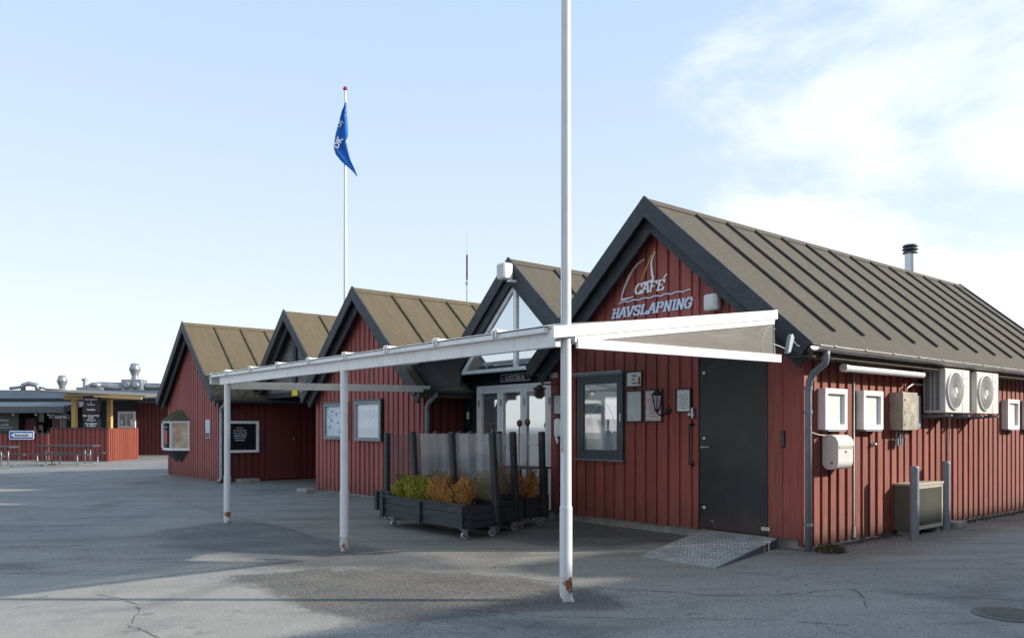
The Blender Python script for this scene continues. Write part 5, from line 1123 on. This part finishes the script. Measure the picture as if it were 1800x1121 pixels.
mb = FM(); mb.tube([(-25.9, 42.8, 3.4), (-25.9, 42.8, 3.72), (-25.6, 42.8, 3.8), (-25.2, 42.8, 3.72), (-25.1, 42.8, 3.45)], .13, 10); mb.tube([(-26.6, 42.8, 3.55), (-26.0, 42.8, 3.62)], .08, 8); mb.tube([(-25.1, 42.8, 3.62), (-24.6, 42.8, 3.5), (-23.6, 42.8, 3.47)], .05, 8); mb.build('roof_pipe', M['zinc'], rest)
mb = FM(); mb.tube([(-25.9, 40.95, 3.5), (-26.3, 40.85, 3.3), (-26.55, 40.8, 3.05), (-26.55, 40.75, 2.85)], .03, 6); mb.build('hanging_cable', M['offwhite'], rest)
mb = FM(); mb.cyl((-24.88, 45, 3.4), (-24.88, 45, 6.0), .03, .012, 8); tag(mb.build('antenna', M['offwhite'], None), 'slim white pole on the far restaurant roof at the left', 'antenna')
# fence (red boards), with the sunlit orange return
fn = thing('board_fence', 'waist high red board fence around the harbour restaurant terrace', 'fence', fpos(-19, 35))
mb = FM(); fclad(mb, -34, -20.06, 35.0, .05, 1.20); fclad(mb, -20.06, -17.55, 35.1, .05, 1.44); mb.build('board_panel', mat('fence_red', (0.20, 0.048, 0.042), 0.75, var=0.2, vscale=1, stretch=(14, 14, 1.5), rnd=0.2), fn)
mb = FM(); mb.box(-34, -20.06, 34.95, 35.08, 1.201, 1.23); mb.box(-20.07, -17.5, 35.02, 35.18, 1.441, 1.47); mb.build('rail', M['tar'], fn)
P0 = Vector((-17.55, 35.1, 0)); P1 = Vector((-17.66, 38.6, 0)); # return face seen in the sun
mb = FM(); d_ = Vector((-0.08, 3.0, 0)); n_ = Vector((d_.y, -d_.x, 0)).normalized(); Ln = d_.length; d_.normalize(); 
mb.prism([P0, P0 + d_ * Ln, P0 + d_ * Ln + Vector((0, 0, 1.44)), P0 + Vector((0, 0, 1.44))], -n_ * .06)
k = 0.0
while k < Ln - .1:
    a = P0 + d_ * k + Vector((0, 0, .05)); b = P0 + d_ * min(k + .14, Ln) + Vector((0, 0, .05)); mb.prism([a, b, b + Vector((0, 0, 1.39)), a + Vector((0, 0, 1.39))], n_ * .03); k += .2
fn2 = mb.build('return_panel', M['orange'], fn)
# dark terrace windscreen behind + timber pergola
pg = thing('pergola', 'small raw pine pergola with a lean-to roof over the terrace', 'pergola', fpos(-19.8, 38))
for x in (-20.58, -18.92): FM().box(x - .1, x + .1, 37.9, 38.1, 0, 2.95).build('post', M['pine'], pg)
mb = FM(); mb.box(-21.0, -17.6, 37.85, 37.89, 2.78, 2.98); mb.prism([(-18.9, 36.5, 2.85), (-16.6, 36.2, 2.72), (-16.6, 36.2, 2.86), (-18.9, 36.5, 3.0)], (0, .06, 0)); mb.build('beam', M['pine'], pg)
mb = FM(); mb.prism([(-21.4, 36.4, 3.22), (-21.4, 39.6, 3.36), (-21.4, 39.6, 3.42), (-21.4, 36.4, 3.28)], (0.001, 0, 0)) if False else None
mb = FM(); q = [(-21.4, 36.6, 3.08), (-16.5, 36.3, 2.84), (-16.7, 40.4, 3.08), (-21.4, 40.4, 3.30)]; mb.prism(q, (0, 0, .06)); mb.build('roof_sheet', M['fasciawood'], pg)
mb = FM()
for x in (-20.2, -19.0, -17.8): mb.beam((x, 36.6, 3.03 - (x + 20.2) * .05), (x, 40.2, 3.16 - (x + 20.2) * .05), .06, .12)
mb.build('rafter', M['pine'], pg)
bn = FM(); n = 12; vs = []
for i in range(n + 1):
    z = 2.92 - i * (1.46 / n)
    for j in range(2): vs.append((-19.86 + j * .80 + .02 * math.sin(i * .7), 37.4 + .03 * math.sin(i * .9), z))
bn.add(vs, [(2 * i, 2 * i + 1, 2 * i + 3, 2 * i + 2) for i in range(n)]); bn = bn.build('banner', M['banner'], None); tag(bn, 'dark hanging menu banner with white lines of text between two pine posts', 'banner'); bn.modifiers.new('t', 'SOLIDIFY').thickness = .01
for i, (s_, z) in enumerate((('Smørrebrød', 2.74), ('is', 2.62), ('Frokost', 2.50), ('Fiskefilet', 2.26), ('FISK & PLATTER', 1.98), ('Kaffe', 1.88), ('Vin og øl', 1.78), ('Børnemenu', 1.62), ('& softice', 1.52))):
    text(s_, .11, FAR(-19.46, 37.34, z), M['lett_w'], bn, 'printed_text', align='CENTER', bold=.004)
# one-way sign
sg = FM(); x0, x1, z0, z1 = -21.70, -20.64, .955, 1.335; c = .04
sg.prism([(x0 + c, 34.86, z0), (x1 - c, 34.86, z0), (x1, 34.86, z0 + c), (x1, 34.86, z1 - c), (x1 - c, 34.86, z1), (x0 + c, 34.86, z1), (x0, 34.86, z1 - c), (x0, 34.86, z0 + c)], (0, .02, 0)); sg = sg.build('one_way_sign', M['lett_w'], None)
tag(sg, 'blue one way sign with a white arrow fixed in front of the red fence', 'sign')
mb = FM(); mb.box(x0 + .035, x1 - .035, 34.852, 34.8595, z0 + .035, z1 - .035); fld = mb.build('blue_field', M['blue'], sg)
mb = FM(); mb.prism([(x0 + .08, 34.845, 1.145), (x0 + .25, 34.845, 1.255), (x0 + .25, 34.845, 1.235), (x1 - .07, 34.845, 1.235), (x1 - .07, 34.845, 1.055), (x0 + .25, 34.845, 1.055), (x0 + .25, 34.845, 1.035)], (0, .006, 0)); mb.build('arrow', M['lett_w'], sg)
text('Ensrettet', .165, FAR(x0 + .24, 34.84, 1.09), M['ink'], sg, 'lettering', sx=.98, bold=.003)
mb = FM(); mb.box(-21.5, -21.44, 34.881, 34.965, 1.0, 1.2); mb.box(-20.95, -20.89, 34.881, 34.965, 1.0, 1.2); mb.build('bracket', M['zinc'], sg)
# picnic tables
def picnic(lx, D, ang, label):
    xf = XF @ Matrix.Translation((lx, D, 0)) @ Matrix.Rotation(ang, 4, 'Z'); t = thing('picnic_table', label, 'picnic table', fpos(lx, D), 'picnic tables before the red fence')
    mb = MB(xf)
    for i in range(4): mb.box(-1.05, 1.05, -.36 + i * .185, -.36 + i * .185 + .17, .725, .785)
    mb.build('tabletop', M['plank'], t)
    for s in (-1, 1):
        mb = MB(xf)
        for k in (0, 1): a = s * .78 - .14 + k * .15; mb.box(-1.05, 1.05, a, a + .135, .42, .475)
        mb.build('bench_seat', M['plank'], t)
    for s in (-.72, .72):
        mb = MB(xf); mb.tube([(s, -.95, .42), (s, -.96, .2), (s, -.92, .06), (s, -.8, .03), (s, .8, .03), (s, .92, .06), (s, .96, .2), (s, .95, .42)], .024, 8); mb.tube([(s, -.25, .03), (s, -.25, .73)], .022, 8); mb.tube([(s, .25, .03), (s, .25, .73)], .022, 8); mb.build('leg', M['zinc'], t)
picnic(-17.35, 31.6, rad(6), 'dark plank picnic table with steel tube legs, the fully visible one'); picnic(-19.35, 29.6, rad(6), 'dark plank picnic table with steel tube legs cut by the left edge')

# ---------------------------------------------------------------- things behind and beside the camera that shade and mirror in the scene
wh = thing('boat_shed', 'tall red gabled boat shed across the lane whose shadow covers the asphalt', 'shed', (8.5, 14, 0))
mb = MB(); clad(mb, 'y', 4.6, -1, -7, 34, 0, lambda s: 5.6, .3, .22, .03); mb.build('wall', M['red'], wh)
mb = MB(); zt = lambda x: 8.05 - .85 * abs(x - 7.4); clad(mb, 'x', -7, -1, 4.6, 10.2, 0, zt, .3, .22, .03, breaks=(7.4,)); clad(mb, 'x', 34, 1, 4.6, 10.2, 0, zt, .3, .22, .03, breaks=(7.4,)); mb.build('wall', M['red'], wh)
mb = MB()
for s in (-1, 1): a = Vector((7.4, -7.4, 8.2)); b = a + Vector((s * 3.2, 0, -s * s * 3.2 * .85)); mb.prism([a, b, b - Vector((0, 0, .15)), a - Vector((0, 0, .15))], (0, 41.8, 0))
mb.build('roof', M['felt'], wh)
mb = MB(); mb.box(6.95, 7.85, 21.25, 22.75, 7.3, 8.72); mb.build('ridge_shade_box', M['red'], wh); mb = MB(); mb.prism([(6.9, 21.2, 8.72), (7.9, 21.2, 8.72), (7.4, 21.2, 8.86)], (0, 1.6, 0)); mb.build('shade_box_roof', M['felt'], wh)  # unseen ridge box and cap, added to shade the ground by the ramp
def boat(x, y, ang, s, label):
    xf = Matrix.Translation((x, y, 0)) @ Matrix.Rotation(ang, 4, 'Z') @ Matrix.Scale(s, 4); t = thing('motor_boat', label, 'boat', (x, y, 0), 'boats laid up behind the camera')
    mb = MB(xf); secs = [(-3, .9, .6), (-1.5, 1.15, .45), (.5, 1.15, .45), (2.2, .7, .6), (3.3, .05, 1.1)]; vs = []
    for (u, hw, kz) in secs: vs += [(u, -hw, 1.8), (u, -hw * .8, kz + .35), (u, 0, kz), (u, hw * .8, kz + .35), (u, hw, 1.8)]
    fs = [(i * 5 + j, i * 5 + j + 1, (i + 1) * 5 + j + 1, (i + 1) * 5 + j) for i in range(4) for j in range(4)] + [(i * 5, (i + 1) * 5, (i + 1) * 5 + 4, i * 5 + 4) for i in range(4)] + [(0, 1, 2, 3, 4)]
    mb.add(vs, fs); mb.build('hull', M['boat'], t)
    mb = MB(xf); mb.prism([(-1.6, -.75, 1.8), (1.4, -.75, 1.8), (.7, -.65, 2.7), (-1.3, -.65, 2.7)], (0, 1.5, 0)); mb.build('cabin', M['boat'], t)
    mb = MB(xf); mb.prism([(-1.3, -.77, 2.0), (1.1, -.77, 2.0), (.7, -.70, 2.5), (-1.15, -.70, 2.5)], (0, 1.55, 0)); mb.build('window', M['darkglass'], t)
    mb = MB(xf); mb.box(-2, -1.8, -.8, .8, 0, .7); mb.box(1.2, 1.4, -.7, .7, 0, .75); mb.build('cradle', M['plank'], t)
boat(-15.5, -5.5, rad(20), .9, 'white motor boat on a cradle facing the cafe window'); boat(-24, -9, rad(60), 1.0, 'white cabin boat on a cradle farther from the cafe'); boat(-30, -14, rad(10), 1.1, 'large white boat laid up at the far side of the yard')

# ---------------------------------------------------------------- ground
mb = MB(); rg = random.Random(21)
def pebble(x, y, r, z=0.0):
    mb.lathe((x, y, z), [(r * 1.0, 0), (r * .85, r * .45), (r * .35, r * .75), (0.0005, r * .8)], 5, mi=rg.choice((0, 0, 0, 1)), smooth=False)
for i in range(420): pebble(rg.uniform(-9, -2.2), rg.uniform(2.2, 8.6), rg.uniform(.003, .009))
for i in range(320): pebble(-5.06 + abs(rg.gauss(0, .22)), rg.uniform(8.9, 16), rg.uniform(.004, .011))
for i in range(240): pebble(rg.uniform(-9.4, -5.3), 8.7 - abs(rg.gauss(0, .12)), rg.uniform(.004, .010))
o = mb.build('loose_gravel', [M['concrete'], M['weed']], None); o['kind'] = 'stuff'; o['label'] = 'loose grit and small stones scattered on the asphalt'; o['category'] = 'gravel'
import numpy as np
def axis_pts(lo, hi, st, far):
    return np.array([-f for f in far[::-1]] + list(np.arange(lo, hi + 1e-6, st)) + far, dtype=float)
gx = axis_pts(-33.0, 3.0, 0.12, [60.0, 200.0, 1500.0]); gx = np.sort(gx); gy = axis_pts(-6.0, 15.0, 0.12, [40.0, 200.0, 1500.0]); gy = np.sort(gy)
GX, GY = np.meshgrid(gx, gy); nx_, ny_ = len(gx), len(gy)
def sdist(poly):
    d = np.full(GX.shape, 1e9); ins = np.zeros(GX.shape, bool); n = len(poly)
    for i in range(n):
        (ax, ay), (bx, by) = poly[i], poly[(i + 1) % n]
        ex, ey = bx - ax, by - ay; t = np.clip(((GX - ax) * ex + (GY - ay) * ey) / (ex * ex + ey * ey), 0, 1)
        d = np.minimum(d, np.hypot(GX - ax - t * ex, GY - ay - t * ey))
        c = (ay > GY) != (by > GY); xi = ex * (GY - ay) / (ey if abs(ey) > 1e-9 else 1e-9) + ax; ins ^= c & (GX < xi)
    return np.where(ins, d, -d)
def chan(polys, wdt): 
    r = np.full(GX.shape, -1e9)
    for p in polys: r = np.maximum(r, sdist(p))
    return np.clip(0.5 + r / wdt, 0, 1)
slabm = chan([[(-18, -6), (-7.75, -6), (-7.3, -1), (-6.0, .8), (-5.35, 2.4), (-5.45, 3.05), (-6.1, 3.0), (-7.2, 3.1), (-8.4, 2.3), (-10.5, .2), (-18, -.5)]], 0.9)
coarsem = chan([[(-7.9, 2.95), (-6.2, 2.85), (-5.45, 2.95), (-5.0, 3.6), (-4.75, 4.3), (-4.4, 5.0), (-5.2, 5.25), (-6.6, 4.8), (-7.6, 3.9)]], 1.3)
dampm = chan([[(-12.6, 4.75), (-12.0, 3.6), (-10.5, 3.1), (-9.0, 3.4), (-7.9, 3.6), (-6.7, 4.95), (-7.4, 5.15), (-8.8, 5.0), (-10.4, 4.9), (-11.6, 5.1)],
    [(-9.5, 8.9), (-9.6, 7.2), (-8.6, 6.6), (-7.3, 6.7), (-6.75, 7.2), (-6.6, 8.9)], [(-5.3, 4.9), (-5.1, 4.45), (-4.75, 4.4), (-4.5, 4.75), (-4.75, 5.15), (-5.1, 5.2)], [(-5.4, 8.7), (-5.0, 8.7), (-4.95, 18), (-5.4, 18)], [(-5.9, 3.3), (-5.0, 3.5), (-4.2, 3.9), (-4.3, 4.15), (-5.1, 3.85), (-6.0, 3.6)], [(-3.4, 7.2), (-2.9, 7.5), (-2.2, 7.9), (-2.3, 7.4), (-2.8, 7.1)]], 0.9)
walkm = chan([[(-29.5, 6.3), (-23.8, 5.55), (-11.9, 4.85), (-9.9, 4.8), (-9.4, 8.8), (-9.4, 14.5), (-29.0, 14.5)]], 1.6)
vsg = np.stack([GX.ravel(), GY.ravel(), np.zeros(GX.size)], 1)
ii = (np.arange(ny_ - 1)[:, None] * nx_ + np.arange(nx_ - 1)[None, :]).ravel()
fsg = np.stack([ii, ii + 1, ii + nx_ + 1, ii + nx_], 1)
me = bpy.data.meshes.new('ground'); me.from_pydata(vsg.tolist(), [], fsg.tolist()); me.materials.append(ground_mat())
ca = me.color_attributes.new('wear', 'FLOAT_COLOR', 'POINT'); ca.data.foreach_set('color', np.stack([slabm.ravel(), coarsem.ravel(), dampm.ravel(), walkm.ravel()], 1).astype(np.float32).ravel())
go = bpy.data.objects.new('ground', me); COL.objects.link(go); struct(go)
def crack(pts, w, seed):
    rg = random.Random(seed); P = []
    for a, b in zip(pts, pts[1:]):
        a = Vector((*a, 0)); b = Vector((*b, 0)); k = max(2, int((b - a).length / .07))
        for j in range(k): p = a + (b - a) * j / k; q = noise.noise_vector(p * 2.2 + Vector((seed, 0, 0))) * .10 + noise.noise_vector(p * 11) * .03; P.append(Vector((p.x + q.x, p.y + q.y, .004)))
    mb = MB()
    for i in range(len(P) - 1):
        if rg.random() < .08: continue
        d = (P[i + 1] - P[i]).normalized(); s = Vector((-d.y, d.x, 0)) * w * rg.uniform(.3, 1); mb.add([P[i] - s, P[i + 1] - s, P[i + 1] + s, P[i] + s], [(0, 1, 2, 3)])
    struct(mb.build('asphalt_crack', M['crack'], None))
crack([(-7.75, 1.7), (-7.0, 1.85), (-6.3, 1.65), (-5.7, 1.75)], .005, 1)
crack([(-6.1, 5.05), (-5.2, 5.3), (-4.35, 5.8), (-3.9, 6.3), (-3.65, 7.0)], .006, 2)
crack([(-3.15, 6.45), (-3.6, 7.0), (-3.0, 7.3), (-2.45, 7.65), (-1.5, 8.3)], .006, 3)
crack([(-5.6, 6.7), (-4.9, 6.85), (-4.2, 7.2), (-3.9, 7.6)], .006, 4)
crack([(-5.3, 3.8), (-4.4, 4.3), (-3.6, 5.3), (-2.9, 5.7)], .005, 5)
crack([(-11.9, 4.9), (-11.2, 5.6), (-11.9, 6.8), (-10.9, 8.3)], .008, 6)
crack([(-18.0, 5.2), (-15, 5.1), (-12.6, 4.95), (-10.0, 4.9)], .008, 7)
